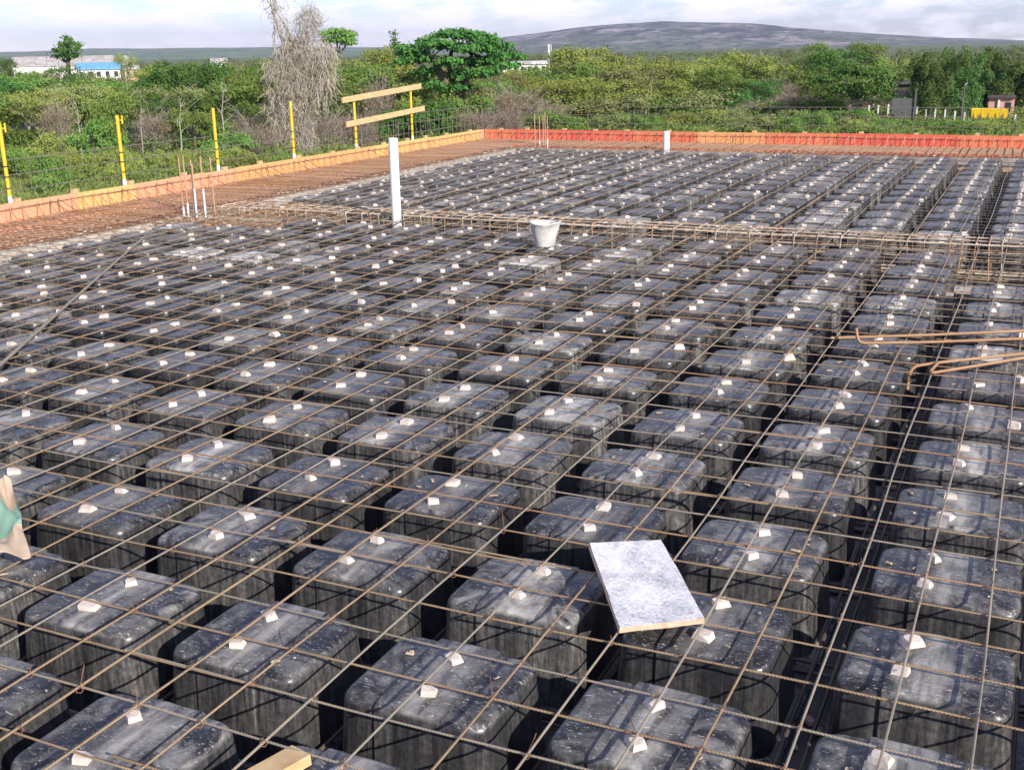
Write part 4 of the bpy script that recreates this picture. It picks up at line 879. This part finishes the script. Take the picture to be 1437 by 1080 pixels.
# top reinforcement mesh ------------------------------------------------
def bar_pts(a, b, step, wob, rg, sag=0.0):
    a, b = np.array(a, float), np.array(b, float); n = max(2, int(np.linalg.norm(b-a)/step)); P = []; d = (b-a)/np.linalg.norm(b-a); side = np.array([-d[1], d[0], 0]); ph = [rg.uniform(0, 6.28) for _ in range(3)]
    for i in range(n+1):
        t = i/n; l = t*np.linalg.norm(b-a)
        P.append(a+(b-a)*t+side*wob*(math.sin(l*1.3+ph[0])+.6*math.sin(l*3.1+ph[1]))+np.array([0, 0, .0028*math.sin(l*4.2+ph[2])-sag*abs(math.sin(l*math.pi/.6))]))
    return P
rg = random.Random(3)
net = thing('rebar_mesh', (-3, 6, 0), 'square mesh of thin rusty rebars lying over all the domes', 'rebar mesh')
NU = range(-37, 13); NV = range(-6, 79)
for u in NU:
    x = ux(u); g_ = rg.random(); m_ = 'rebar_grey' if (g_ < .45 or u >= 2) else 'rebar_rust'
    wob = .005 if u < 3 else .004
    mb = MB().tube(bar_pts((x+rg.uniform(-.006, .006), -2.2, 0), (x+rg.uniform(-.01, .01), 15.55+rg.uniform(-.1, .1), 0), .25, wob, rg), rg.choice([.0033, .0036, .0038]), 6)
    part('rebar', mb, MT[m_], net, 60)
    if u % 3 == 2 and rg.random() < .6:                                # lapped second bar over part of the run
        y0 = rg.uniform(4, 9); mb = MB().tube(bar_pts((x+.014, y0, .001), (x+.012, y0+rg.uniform(3, 6), .001), .3, .003, rg), .0045, 6); part('rebar', mb, MT['rebar_rust'], net, 60)
for v in NV:
    y = vy(v)+rg.uniform(-.004, .004); x0, x1 = -7.62, 2.7
    if v > 36 and v < 38: pass
    far_ = v > 38; rr_ = .0025 if far_ else .0033
    cut = rg.uniform(-4, 0)                                            # two lengths lapped
    m_ = 'rebar_grey' if rg.random() < .3 else 'rebar_rust'
    part('rebar', MB().tube(bar_pts((x0+rg.uniform(-.05, .05), y, -.0085), (cut+.25, y+rg.uniform(-.004, .004), -.0085), .25, .004, rg), rr_, 6), MT['rebar_fence' if far_ else m_], net, 60)
    part('rebar', MB().tube(bar_pts((cut-.25, y+.010, -.0085), (x1, y+.010+rg.uniform(-.008, .008), -.0085), .25, .004, rg), rr_, 6), MT['rebar_fence' if far_ else 'rebar_orange' if rg.random() < .12 else 'rebar_rust' if rg.random() < .7 else 'rebar_grey'], net, 60)
ties = MB()
for u in NU:
    for v in NV:
        x, y = ux(u), vy(v); p = project((x, y, 0))
        if not p or y > 6 or not (-30 < p[0] < 1460 and p[1] < 1110): continue
        if rg.random() < .35: continue
        c = np.array([x, y, -.004]); r1 = .0095; P = []
        for k in range(6): a = 2*math.pi*k/5; P.append(c+np.array([r1*math.cos(a)*.75, r1*math.cos(a)*.75, r1*math.sin(a)]))
        a = rg.uniform(0, 6.28); l = rg.uniform(.008, .022) if rg.random() < .85 else rg.uniform(.03, .06)
        ties.tube(P, .0016, 3, False); e = P[1]+np.array([math.cos(a)*l*.5, math.sin(a)*l*.5, l]); ties.tube([P[1], e], .0013, 3, False)
        if l > .03: ties.tube([e, e+np.array([math.cos(a+1)*.02, math.sin(a+1)*.02, .004])], .0012, 3, False)
tt = part('tie_wire', ties, MT['wire'], net); tt['kind'] = 'stuff'

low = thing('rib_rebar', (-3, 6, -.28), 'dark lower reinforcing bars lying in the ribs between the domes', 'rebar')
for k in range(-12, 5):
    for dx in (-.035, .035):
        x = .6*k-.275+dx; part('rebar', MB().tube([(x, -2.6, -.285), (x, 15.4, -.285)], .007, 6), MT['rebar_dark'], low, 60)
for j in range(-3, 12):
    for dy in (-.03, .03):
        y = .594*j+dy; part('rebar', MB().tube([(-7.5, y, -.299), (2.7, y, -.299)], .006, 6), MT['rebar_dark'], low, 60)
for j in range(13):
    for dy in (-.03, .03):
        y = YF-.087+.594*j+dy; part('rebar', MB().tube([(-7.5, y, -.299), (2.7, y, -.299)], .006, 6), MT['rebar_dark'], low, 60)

# beam cage across the slab ----------------------------------------------
cage = thing('beam_cage', (-3, 7.35, -.15), 'cement-caked rebar beam cage crossing the slab between two fields of domes', 'beam cage')
rg = random.Random(8)
for y, z, r_ in [(7.21, .016, .007), (7.235, .017, .007), (7.56, .016, .007), (7.60, .017, .007), (7.40, .016, .006), (7.22, -.11, .006), (7.6, -.11, .006), (7.22, -.27, .009), (7.3, -.27, .009), (7.45, -.27, .009), (7.58, -.27, .009)]:
    part('rebar', MB().tube(bar_pts((-7.5, y, z), (2.7, y+rg.uniform(-.02, .02), z), .3, .006, rg), r_, 6), MT['rebar_caked' if rg.random() < .75 else 'rebar_rust'], cage, 60)
x = -7.4
while x < 2.65:
    w = .03*rg.uniform(-1, 1); P = [(x, 7.2, .027), (x+w, 7.2, -.29), (x+w, 7.62, -.29), (x, 7.62, .027), (x, 7.2, .027)]
    part('stirrup', MB().tube(P, rg.choice([.004, .005, .006]), 6), MT['rebar_caked' if rg.random() < .65 else 'rebar_mat'], cage); x += rg.choice([.10, .14, .2, .2])
blobs = MB()
for i in range(190):                                                   # lumps of set mortar on the cage
    c = (rg.uniform(-7.4, 1.6), rg.choice([7.21, 7.235, 7.4, 7.56, 7.6])+rg.uniform(-.006, .006), .018+rg.uniform(-.01, .004)); s = rg.uniform(.008, .018)
    blobs.box(c, (s*rg.uniform(1.5, 5), s, s*.8), Matrix.Rotation(rg.uniform(-.4, .4), 3, 'Z'), .6)
q = part('mortar_lumps', blobs, MT['cement'], cage); q['kind'] = 'stuff'
# edge strips between waffle field and solid strip
for nm, lab, A, B in (('edge_batten', 'white mortar-splashed batten along left edge of the dome field', (-7.66, -2.4), (-7.66, 15.5)), ('edge_batten', 'white mortar-splashed batten along back edge of the dome field', (-7.6, 15.58), (2.8, 15.58))):
    t = thing(nm, (A[0], A[1], -.05), lab, 'batten', 'mortar-splashed edge battens'); A_, B_ = np.array(A), np.array(B); Ln = np.linalg.norm(B_-A_); d = (B_-A_)/Ln; l = 0
    while l < Ln:
        s = min(rg.uniform(1.4, 2.6), Ln-l); c = A_+d*(l+s/2); sz = (s-.01, .025, .10) if abs(d[0]) > .5 else (.025, s-.01, .10)
        part('plank', MB().box((c[0]+rg.uniform(-.008, .008), c[1], -.09+rg.uniform(-.02, .008)), sz), MT['pale_board'], t); l += s
    mb = MB()
    for i in range(int(Ln*9)):
        c = A_+d*rg.uniform(0, Ln)+np.array([rg.uniform(-.05, .05), rg.uniform(-.03, .03)]); s = rg.uniform(.005, .014); mb.box((c[0], c[1], -.018+rg.uniform(-.01, .008)), (s*rg.uniform(1, 4), s, s*.5), Matrix.Rotation(rg.uniform(0, 3), 3, 'Z'), .6)
    q = part('mortar_lumps', mb, MT['cement'], t); q['kind'] = 'stuff'

# solid strip mats ---------------------------------------------------------
def mat_strip(label, x0, x1, y0, y1, long_y, s1, s2, m1, m2, seed):
    rg = random.Random(seed); t = thing('rebar_mat', ((x0+x1)/2, (y0+y1)/2, -.1), label, 'rebar mat', 'dense rebar mats round the slab edge')
    short, long_ = [], []
    if long_y:
        y = y0
        while y < y1: short.append(((x0, y), (x1, y+rg.uniform(-.02, .02)))); y += s1*rg.uniform(.85, 1.15)
        x = x0+.05
        while x < x1: long_.append(((x, y0), (x, y1))); x += s2
    else:
        x = x0
        while x < x1: short.append(((x, y0), (x+rg.uniform(-.02, .02), y1))); x += s1*rg.uniform(.85, 1.15)
        y = y0+.05
        while y < y1: long_.append(((x0, y), (x1, y))); y += s2
    for (a, b) in short: part('rebar', MB().tube(bar_pts((*a, .004), (*b, .004), .4, .006, rg), .0062, 6), MT[m1 if rg.random() < .7 else m2], t, 60)
    for (a, b) in long_: part('rebar', MB().tube(bar_pts((*a, -.009), (*b, -.009), .4, .006, rg), .0062, 6), MT[m1], t, 60)
    mb = MB()
    for (a, b) in short: mb.tube([(a[0]+.03, a[1]+.05, -.135), (b[0], b[1]+.05, -.135)] if long_y else [(a[0]+.05, a[1], -.135), (b[0]+.05, b[1], -.135)], .006, 5)
    for (a, b) in long_: mb.tube([(a[0]+.04, a[1], -.147), (b[0]+.04, b[1], -.147)] if long_y else [(a[0], a[1]+.04, -.147), (b[0], b[1]+.04, -.147)], .006, 5)
    q = part('bottom_rebar', mb, MT[m1], t); q['kind'] = 'stuff'
mat_strip('dense rusty rebar mat in the solid strip along the left formwork', -8.95, -7.72, 2.8, 16.85, True, .095, .14, 'rebar_mat', 'rebar_orange', 41)
mat_strip('dense rusty rebar mat in the solid strip along the back formwork', -7.70, 2.8, 15.66, 16.85, False, .12, .11, 'rebar_mat', 'rebar_rust', 42)
# heavily reinforced head round the column at the left end of the beam
head = thing('column_head_rebar', (-7.0, 7.1, -.1), 'tangled rusty rebar round the column head at the beam left end', 'rebar mat'); rg = random.Random(15)
for i in range(26):
    y = 6.35+i*.075; part('rebar', MB().tube(bar_pts((-7.68, y, -.05-.09*(i % 2)), (-6.35+rg.uniform(-.3, .3), y+rg.uniform(-.03, .03), -.05-.09*(i % 2)), .3, .008, rg), .006, 6), MT[rg.choice(['rebar_orange', 'rebar_mat', 'rebar_caked'])], head, 60)
for i in range(16):
    x = -7.62+i*.08; part('rebar', MB().tube(bar_pts((x, 6.3, -.064-.09*(i % 2)), (x+rg.uniform(-.03, .03), 8.25, -.064-.09*(i % 2)), .3, .008, rg), .006, 6), MT[rg.choice(['rebar_orange', 'rebar_mat', 'rebar_caked'])], head, 60)
hf = MB(); plane(hf, -7.62, -6.5, 6.3, 8.3, -.25, .02); part('base_panel', hf, MT['pan'], head)

# column starter bars --------------------------------------------------------
def starters(lab, bars, r_, white):
    t = thing('starter_bars', (bars[0][0], bars[0][1], 0), lab, 'starter bars', 'column starter bars')
    for (x, y, z, w) in bars:
        o = part('rebar', MB().tube([(x, y, -.3), (x+.004, y, z*.5), (x, y+.004, z)], r_, 7), MT['rebar_mat'], t, 60); ORG[o.name] = ORG[t.name]
        if w: part('white_sleeve', MB().tube([(x+.003, y, -.05), (x+.003, y, w)], r_*1.35, 8), MT['white_foot'], o, 60)
starters('tall rusty starter bars with white sleeves at the left column', [(-7.63, 6.84, .58, .05), (-7.55, 6.82, .60, .10), (-7.47, 6.84, .56, .12), (-7.42, 6.80, .52, .26), (-7.35, 6.86, .60, .25), (-7.32, 6.98, .58, 0)], .008, True)
starters('thin rusty starter bars at the back column near the slab corner', [(-7.37, 15.7, .53, 0), (-7.30, 15.75, .5, .08), (-7.22, 15.72, .52, 0), (-7.13, 15.7, .51, .12), (-7.26, 15.9, .55, 0)], .008, False)

# formwork sides -----------------------------------------------------------
def formwork(lab, A, B, out, seq, seed):
    rg = random.Random(seed); A, B, out = np.array(A, float), np.array(B, float), np.array(out, float); Ln = np.linalg.norm(B-A); d = (B-A)/Ln
    t = thing('edge_formwork', (A[0], A[1], DZ), lab, 'formwork', 'orange edge formwork'); l = 0.0; i = 0
    def bx(mb, c, along, th, z0, z1): 
        sz = (along, th, z1-z0) if abs(d[0]) > .5 else (th, along, z1-z0); return mb.box((c[0], c[1], (z0+z1)/2), sz)
    names = {'form_orange': 'orange', 'form_amber': 'amber', 'form_red': 'red', 'form_pink': 'pinkish orange', 'form_coral': 'coral'}
    for (s, m_) in seq:
        n = max(1, round(s/.61)); w = s/n
        for k in range(n):
            if l > Ln-.05: break
            w = min(w, Ln-l); j = rg.uniform(-.004, .004); part('board', bx(MB(), A+d*(l+w/2)+out*(.012+j), w-.006, .020, DZ, .172+rg.uniform(-.006, .006)), MT[m_], t, None, names[m_]+' formwork board'); l += w
    for z in (.08, -.16): part('waler', bx(MB(), A+d*Ln/2+out*.055, Ln, .05, z-.05, z+.05), MT['lumber'], t)
    l = .3
    while l < Ln-.1:
        part('stake', bx(MB(), A+d*l+out*.115, .07, .05, DZ-.1, .185+rg.uniform(0, .02)), MT['lumber'], t); l += rg.uniform(.55, .95)
formwork('orange edge formwork boards along the left side of the slab', (-9.0, 3.0), (-9.0, 16.98), (-1, 0), [(2.7, 'form_pink'), (1.0, 'form_pink'), (.9, 'form_amber'), (1.9, 'form_pink'), (1.3, 'form_orange'), (2.2, 'form_orange'), (1.9, 'form_amber'), (1.9, 'form_amber'), (1.0, 'form_pink'), (.6, 'form_red')], 51)
formwork('orange and red edge formwork boards along the back of the slab', (-9.0, 17.0), (2.8, 17.0), (0, 1), [(.6, 'form_coral'), (2.4, 'form_red'), (1.2, 'form_coral'), (1.2, 'form_orange'), (1.2, 'form_coral'), (1.9, 'form_red'), (1.6, 'form_coral'), (1.4, 'form_red'), (1.0, 'form_coral')], 52)
def edge_cage(lab, A, B, inn, step, seed):
    rg = random.Random(seed); A, B, inn = np.array(A, float), np.array(B, float), np.array(inn, float); Ln = np.linalg.norm(B-A); d = (B-A)/Ln
    t = thing('edge_rebar', (A[0], A[1], 0), lab, 'rebar', 'upright edge rebars')
    for z, o in ((.125, .03), (-.03, .04)):
        a, b = A+inn*o, B+inn*o; part('rebar', MB().tube(bar_pts((*a, z), (*b, z), .5, .008, rg), .0055, 6), MT['rebar_mat'], t, 60)
    l = .1
    while l < Ln:
        c = A+d*l; e = c+d*rg.uniform(-.05, .05)
        part('stirrup', MB().tube([(*(c+inn*.055), -.18), (*(e+inn*.038), .15), (*(e+inn*.30), .006+.02)], .005, 5), MT['rebar_mat' if rg.random() < .7 else 'rebar_dark'], t); l += step*rg.uniform(.85, 1.15)
    return t
edge_cage('upright rusty edge bars standing before the left formwork', (-9.0, 3.1), (-9.0, 16.9), (1, 0), .16, 61)
edge_cage('upright rusty edge bars standing before the back formwork', (-8.9, 17.0), (2.7, 17.0), (0, -1), .15, 62)

# guard posts, boards and mesh outside the edge ------------------------------
def post(i, x, y, top, lab, pin):
    t = thing('guard_post', (x, y, .0), lab, 'guard post', 'yellow guard posts')
    part('pole', MB().tube([(x, y, .21), (x, y, top)], .021, 10), MT['yellow'], t, 60); part('foot', MB().tube([(x, y, -.1), (x, y, .225)], .024, 10), MT['white_foot'], t, 60)
    for z in (.30, .42, .53): part('band', MB().tube([(x, y, z), (x, y, z+.014)], .0235, 10), MT['black_band'], t, 60)
    if pin:
        part('pin', MB().tube([(x+.045, y+.03, top-.10), (x+.045, y+.03, top-.005)], .010, 6), MT['yellow'], t, 60); part('hook', MB().tube([(x, y, top-.06), (x+.045, y+.03, top-.06)], .006, 6), MT['yellow'], t)
    return t
PY = [(5.91, .99), (7.60, .968), (9.33, .96), (11.04, .968), (12.72, .93), (14.51, 1.045)]
PL = ['nearest yellow guard post at the left border', 'second yellow guard post from the left, over the grass', 'third yellow guard post from the left', 'yellow guard post in front of the dead tree', 'yellow guard post under left end of the guard boards', 'farthest yellow guard post, under right end of the guard boards']
for i, ((y, z), lab) in enumerate(zip(PY, PL)): post(i, -9.16, y, z, lab, i < 2)
for lab, a, b in (('upper pale timber guard board nailed across the last two yellow posts', (12.33, .92), (14.80, 1.045)), ('lower pale timber guard board nailed across the last two yellow posts', (12.41, .55), (14.89, .668))):
    a_, b_ = np.array([-9.12, *a]), np.array([-9.12, *b]); c = (a_+b_)/2; l = np.linalg.norm(b_-a_); ang = math.atan2(b_[2]-a_[2], b_[1]-a_[1])
    mb = MB().box((0, 0, 0), (.025, l, .085), Matrix.Rotation(ang, 3, 'X')); mb.v = [tuple(np.array(q)+c) for q in mb.v]
    solo('guard_board', mb, MT['lumber'], tuple(c), lab, 'board', 'timber guard boards')
def mesh_fence(lab, A, B, step, zs, seed, zf):
    rg = random.Random(seed); A, B = np.array(A, float), np.array(B, float); Ln = np.linalg.norm(B-A); d = (B-A)/Ln; t = thing('mesh_fence', (A[0], A[1], 0), lab, 'mesh fence', 'rebar mesh fences outside the slab edge')
    for z in zs: part('rail', MB().tube(bar_pts((*A, z), (*B, z), .5, .012, rg), .0055, 6), MT['rebar_fence'], t, 60)
    l = .05
    while l < Ln:
        c = A+d*l; part('upright', MB().tube([(*c, -.1), (*(c+d*rg.uniform(-.01, .01)), zs[-1]+rg.uniform(.0, .03))], zf(l), 5), MT['rebar_fence'], t); l += step*rg.choice([1, 1, 1, .5])
mesh_fence('rusty rebar mesh fence standing outside the left formwork', (-9.24, 3.6), (-9.24, 17.2), .17, (.265, .435, .595), 71, lambda l: .0022 if l < 8.5 else .0045)
mesh_fence('rusty rebar mesh fence standing outside the back formwork', (-9.2, 17.2), (2.7, 17.2), .26, (.285, .44, .59), 72, lambda l: .0032)

# loose things on the mesh ------------------------------------------------------
def pipe(lab, x, y, z0, z1, r_):
    t = thing('plastic_pipe', (x, y, z0), lab, 'pipe', 'white plastic pipes'); mb = MB(); n = 20; V = []
    mb.lathe([(r_*.9, z0+.1-z1+z1), (r_, z0), (r_, z1), (r_*.9, z1), (r_*.9, z0+.1)], (x, y, 0), n); part('tube', mb, MT['pvc'], t, 40)
def on_y(px, py, Y):
    d = ray(px, py); return CAM+d*(Y-CAM[1])/d[1]
pipe('tall white plastic pipe standing up beside the beam cage', on_y(554, 250, 7.12)[0], 7.12, DZ, on_y(551, 194, 7.12)[2], .048)
pipe('short white plastic pipe standing near the back formwork', -4.90, 15.5, DZ, .28, .056)
def bucket():
    x, y, z = -3.02, 6.08, .006; t = thing('bucket', (x, y, z), 'cement-caked rubber bucket standing on the mesh near the beam cage', 'bucket')
    mb = MB(); n = 28; prof = [(a*.95, b) for a, b in [(0.0, .012), (.078, .012), (.085, 0), (.092, .03), (.108, .085), (.126, .15), (.139, .192), (.146, .198), (.143, .206), (.132, .2), (.12, .15), (.1, .08), (.082, .03), (0, .03)]]
    mb.lathe(prof, (x, y, z), n); rg = random.Random(4)
    mb.v = [(a+(a-x)*.05*math.sin(3*math.atan2(b-y, a-x))+rg.uniform(-.0015, .0015), b+(b-y)*.05*math.cos(2*math.atan2(b-y, a-x)), c+(c-z)*.035*math.sin(2*math.atan2(b-y, a-x)+1.0)+rg.uniform(-.001, .001)) for a, b, c in mb.v]
    part('body', mb, MT['cement'], t, 50)
bucket()
def mortar_board():
    tp = [on_z(827, 761, .075), on_z(928, 757, .052), on_z(989, 867, .024), on_z(870, 880, .026)]; th = .019; nrm = np.cross(tp[1]-tp[0], tp[3]-tp[0]); nrm /= np.linalg.norm(nrm); nrm = nrm if nrm[2] > 0 else -nrm
    c = sum(tp)/4; N = 8; mb = MB(); rg = random.Random(2)
    for lay in (0, 1):
        for i in range(N+1):
            for j in range(N+1):
                s, q = i/N, j/N; p = (tp[0]*(1-s)+tp[1]*s)*(1-q)+(tp[3]*(1-s)+tp[2]*s)*q
                if i in (0, N) or j in (0, N): p = p+np.array([rg.uniform(-.0016, .0016), rg.uniform(-.0016, .0016), 0])
                mb.v.append(tuple(p-nrm*th*lay+nrm*.0008*rg.uniform(-1, 1)*(1-lay)))
    n1 = (N+1)*(N+1); idx = []
    for i in range(N):
        for j in range(N):
            a, b, c2, d2 = i*(N+1)+j, (i+1)*(N+1)+j, (i+1)*(N+1)+j+1, i*(N+1)+j+1; mb.f += [(d2, c2, b, a), (a+n1, b+n1, c2+n1, d2+n1)]; idx += [0, 1]
    for k in range(N):
        for a, b in ((k, k+1), (N*(N+1)+k+1, N*(N+1)+k), ((k+1)*(N+1), k*(N+1)), (k*(N+1)+N, (k+1)*(N+1)+N)): mb.f.append((a, b, b+n1, a+n1)); idx.append(1)
    m, n, b = mat('smeared_white_mortar'); v = coords(n, (26, 26, 26), False); v2 = coords(n, (7, 7, 7), False)
    f = noise(n, coords(n, (30, 52, 40), False), 1.5, 9, .78, 2.0); f2 = noise(n, v2, 1.0, 4, .6, .5)
    cc = mix(n, ramp(n, math_(n, 'ADD', math_(n, 'MULTIPLY', f, .65), math_(n, 'MULTIPLY', f2, .35)), [(.40, 0.0), (.53, 1.0)]), (.22, .23, .27), (.70, .69, .71)); n.links.new(cc, b.inputs['Base Color']); b.inputs['Roughness'].default_value = .8; bump(n, b, f, .3, .003)
    me = mb.mesh('mortar_board', [m, simple('plywood_edge', (.66, .50, .37), (.50, .35, .24), 30, .8, .2)], tuple(c)); me.polygons.foreach_set('material_index', idx); me.update()
    o = link('mortar_board', me, None, tuple(c)); tag(o, 'white mortar-smeared plywood board lying askew on the mesh', 'board')
mortar_board()
def bent(lab, pts, r_, m_):
    P = [np.array(p) for p in pts]; Q = [P[0]]
    for a, b, c in zip(P[:-2], P[1:-1], P[2:]):                         # rounded corners
        l = min(.05, np.linalg.norm(b-a)*.45, np.linalg.norm(c-b)*.45); e = b+(a-b)/np.linalg.norm(a-b)*l; f = b+(c-b)/np.linalg.norm(c-b)*l
        for k in range(5): t = k/4; Q.append(e*(1-t)**2+b*2*t*(1-t)+f*t*t)
    Q.append(P[-1]); solo('bent_rebar', MB().tube(Q, r_, 8), MT[m_], tuple(P[0]), lab, 'rebar', 'thick bent rebars lying across the mesh', 60)
bent('rusty straight thick rebar, farthest of the bent bars at right', [on_z(1166, 474, .014), on_z(1300, 470, .03), on_z(1437, 464, .05), on_z(1560, 459, .07)], .0085, 'rebar_orange')
h0 = on_z(1207, 483, .013); bent('thick rebar with upturned hook at its left end', [h0+np.array([-.03, .02, .085]), h0+np.array([-.012, .004, .004]), on_z(1300, 480, .025), on_z(1437, 475, .04), on_z(1560, 470, .06)], .0085, 'rebar_orange')
h1 = on_z(1278, 514, .014); bent('thick rebar with downturned hook dropping between the columns', [h1+np.array([-.004, -.035, -.115]), h1, on_z(1330, 507, .03), on_z(1437, 496, .055), on_z(1560, 484, .08)], .0085, 'rebar_orange')
h2 = on_z(1303, 524, .014); bent('thick rebar with short bent tip, nearest of the bent bars', [on_z(1316, 509, .03), h2, on_z(1437, 502, .04), on_z(1560, 482, .06)], .0085, 'rebar_orange')
a_, b_ = on_z(0, 512, .016), on_z(205, 330, .012); a2 = a_+(a_-b_)*.25
solo('steel_rod', MB().tube([a2, a_, (a_+b_)/2+np.array([0, 0, .004]), b_], [.010, .010, .009, .008], 8), MT['rebar_grey'], tuple(a_), 'long grey rod lying diagonally across the mesh at left', 'rod', None, 60)
def sack():
    m, n, b = mat('printed_sack_paper'); v = coords(n, (1, 1, 1), False); t = nd(n, 'ShaderNodeTexCoord'); s = nd(n, 'ShaderNodeSeparateXYZ'); n.links.new(t.outputs['UV'], s.inputs[0])
    edge = math_(n, 'ADD', s.outputs['Y'], math_(n, 'MULTIPLY', math_(n, 'SUBTRACT', noise(n, v, 12, 3), .5), .06))
    band = ramp(n, edge, [(.30, 0.0), (.31, 1.0), (.70, 1.0), (.71, 0.0)])
    band = math_(n, 'MULTIPLY', band, ramp(n, s.outputs['X'], [(.40, 0.0), (.42, 1.0)]))
    paper = mix(n, noise(n, v, 25, 4), (.42, .31, .22), (.54, .42, .31)); cc = mix(n, band, paper, (.20, .34, .26)); cc = mix(n, ramp(n, noise(n, v, 40, 4, .7), [(.56, 0.0), (.72, .6)]), cc, (.50, .43, .35))
    n.links.new(cc, b.inputs['Base Color']); b.inputs['Roughness'].default_value = .9
    rg = np.random.default_rng(6); N = 26; A = on_z(-62, 694, .12); B = on_z(18, 678, .14); Cc = on_z(42, 782, .03); D = on_z(-70, 812, .03)
    V = []; uv = []
    ph = rg.uniform(0, 6.28, 8)
    for i in range(N+1):
        for j in range(N+1):
            s_, q = i/N, j/N; p = (A*(1-s_)+B*s_)*(1-q)+(D*(1-s_)+Cc*s_)*q
            h = .028*math.sin(7*s_+5*q+ph[0])+.02*math.sin(13*s_-9*q+ph[1])+.03*abs(math.sin(5*q-3*s_+ph[2]))+.012*math.sin(21*s_+ph[3])*math.sin(19*q+ph[4])
            ed = .03*math.sin(9*q+ph[5])*(s_ > .85)+.02*math.sin(11*s_+ph[6])*(q > .85)
            V.append((p[0]+ed, p[1]-ed*.6, max(.010, p[2]+h*(1-.55*q)+.02*math.sin(math.pi*s_)))); uv.append((s_, 1-q))
    F = [(i*(N+1)+j, (i+1)*(N+1)+j, (i+1)*(N+1)+j+1, i*(N+1)+j+1) for i in range(N) for j in range(N)]; n1 = len(V)
    V2 = [(x, y, z-.006) for x, y, z in V]; F2 = [tuple(n1+k for k in reversed(f)) for f in F]; rim = []
    for k in range(N):
        for a, b2 in ((k, k+1), (N*(N+1)+k+1, N*(N+1)+k), ((k+1)*(N+1), k*(N+1)), (k*(N+1)+N, (k+1)*(N+1)+N)): rim.append((b2, a, a+n1, b2+n1))
    mb = MB(); mb.v = V+V2; mb.f = F+F2+rim; c = tuple(Cc); me = mb.mesh('cement_sack', m, c); ul = me.uv_layers.new(name='uv'); U = uv+uv
    for lp in me.loops: ul.data[lp.index].uv = U[lp.vertex_index]
    me.polygons.foreach_set('use_smooth', [True]*len(me.polygons)); me.set_sharp_from_angle(angle=R(50)); me.update()
    o = link('cement_sack', me, None, c); tag(o, 'crumpled beige and green paper cement sack at the left border', 'sack')
sack()
def plank():
    a_, b_ = on_z(388, 1078, -.022), on_z(316, 1118, -.022); c = (a_+b_)/2; l = np.linalg.norm(b_-a_)+.05; ang = math.atan2((b_-a_)[1], (b_-a_)[0])
    mb = MB().box((0, 0, 0), (l+.1, .075, .028)); m_ = Matrix.Rotation(ang, 3, 'Z') @ Matrix.Rotation(.10, 3, 'X'); mb.v = [tuple(np.array(m_ @ Vector(q))+c) for q in mb.v]
    solo('timber_offcut', mb, MT['lumber'], tuple(c), 'pale sawn timber offcut at the bottom border', 'timber')
plank()
for i, (lab, c, sz, rz, m_) in enumerate([('wide pale board in the gap before the cage at right', (.75, 6.42, -.20), (.95, .16, .03), .02, 'pale_board'), ('narrow pale batten in the gap before the cage at right', (.80, 6.22, -.175), (1.0, .045, .04), -.02, 'pale_board'), ('brown timber in the gap before the cage at right', (.95, 6.31, -.165), (.5, .06, .04), .03, 'lumber'), ('pale plate standing on edge beside the column gap at right', (.24, 5.95, -.22), (.12, .02, .16), .05, 'pale_board')]):
    mb = MB().box((0, 0, 0), sz, Matrix.Rotation(rz, 3, 'Z')); mb.v = [tuple(np.array(q)+np.array(c)) for q in mb.v]; solo('loose_board', mb, MT[m_], c, lab, 'board', 'loose boards before the cage')
for k, (c, sz) in enumerate([((.80, 6.62, -.26), (1.0, .07, .06))]):
    solo('timber_block', MB().box(c, sz), MT['pan'], c, 'brown timber bearer under the boards before the cage at right', 'timber')
# chips, straw and offcut wire in the ribs and on the domes
deb = MB(); rg = random.Random(77)
for i in range(900):
    x, y = rg.uniform(-4, 1.2), rg.uniform(-1.6, 4.5); gap = rg.random() < .55
    if gap:
        if rg.random() < .5: x = .6*round(x/.6)-.275+rg.uniform(-.05, .05)
        else: y = .594*round(y/.594)+rg.uniform(-.05, .05)
        z = DZ+.012
    else:
        k = round(x/.6); j = math.floor(y/.594); x = .6*k+.025+rg.uniform(-.17, .17); y = .594*j+.297+rg.uniform(-.15, .15); z = DZ+.3065
    s = rg.uniform(.004, .012) if not gap else rg.uniform(.008, .03); deb.box((x, y, z), (s*rg.uniform(1, 3.5), s, s*.4), Matrix.Rotation(rg.uniform(0, 3.1), 3, 'Z') @ Matrix.Rotation(rg.uniform(-.15, .15), 3, 'X'), .8)
o = link('debris', deb.mesh('debris', simple('chips', (.55, .45, .33), (.30, .2, .13), 9, .9))); o['kind'] = 'stuff'; tag(o, 'wood chips and mortar crumbs scattered in the ribs and on domes', 'debris')

# ------------------------------------------------------------------ air
hz = MB().box((0, 4500, (G-1+230)/2), (17000, 13000, 230-(G-1)))
hm = bpy.data.materials.new('air'); hm.use_nodes = True; hn = hm.node_tree; hn.nodes.clear()
ho = hn.nodes.new('ShaderNodeOutputMaterial'); pv = hn.nodes.new('ShaderNodeVolumePrincipled'); pv.inputs['Density'].default_value = 6.2e-5; pv.inputs['Color'].default_value = (.54, .64, 1.0, 1); pv.inputs['Anisotropy'].default_value = 0.2
hn.links.new(pv.outputs[0], ho.inputs['Volume'])
o = link('haze', hz.mesh('haze', hm)); o['kind'] = 'stuff'
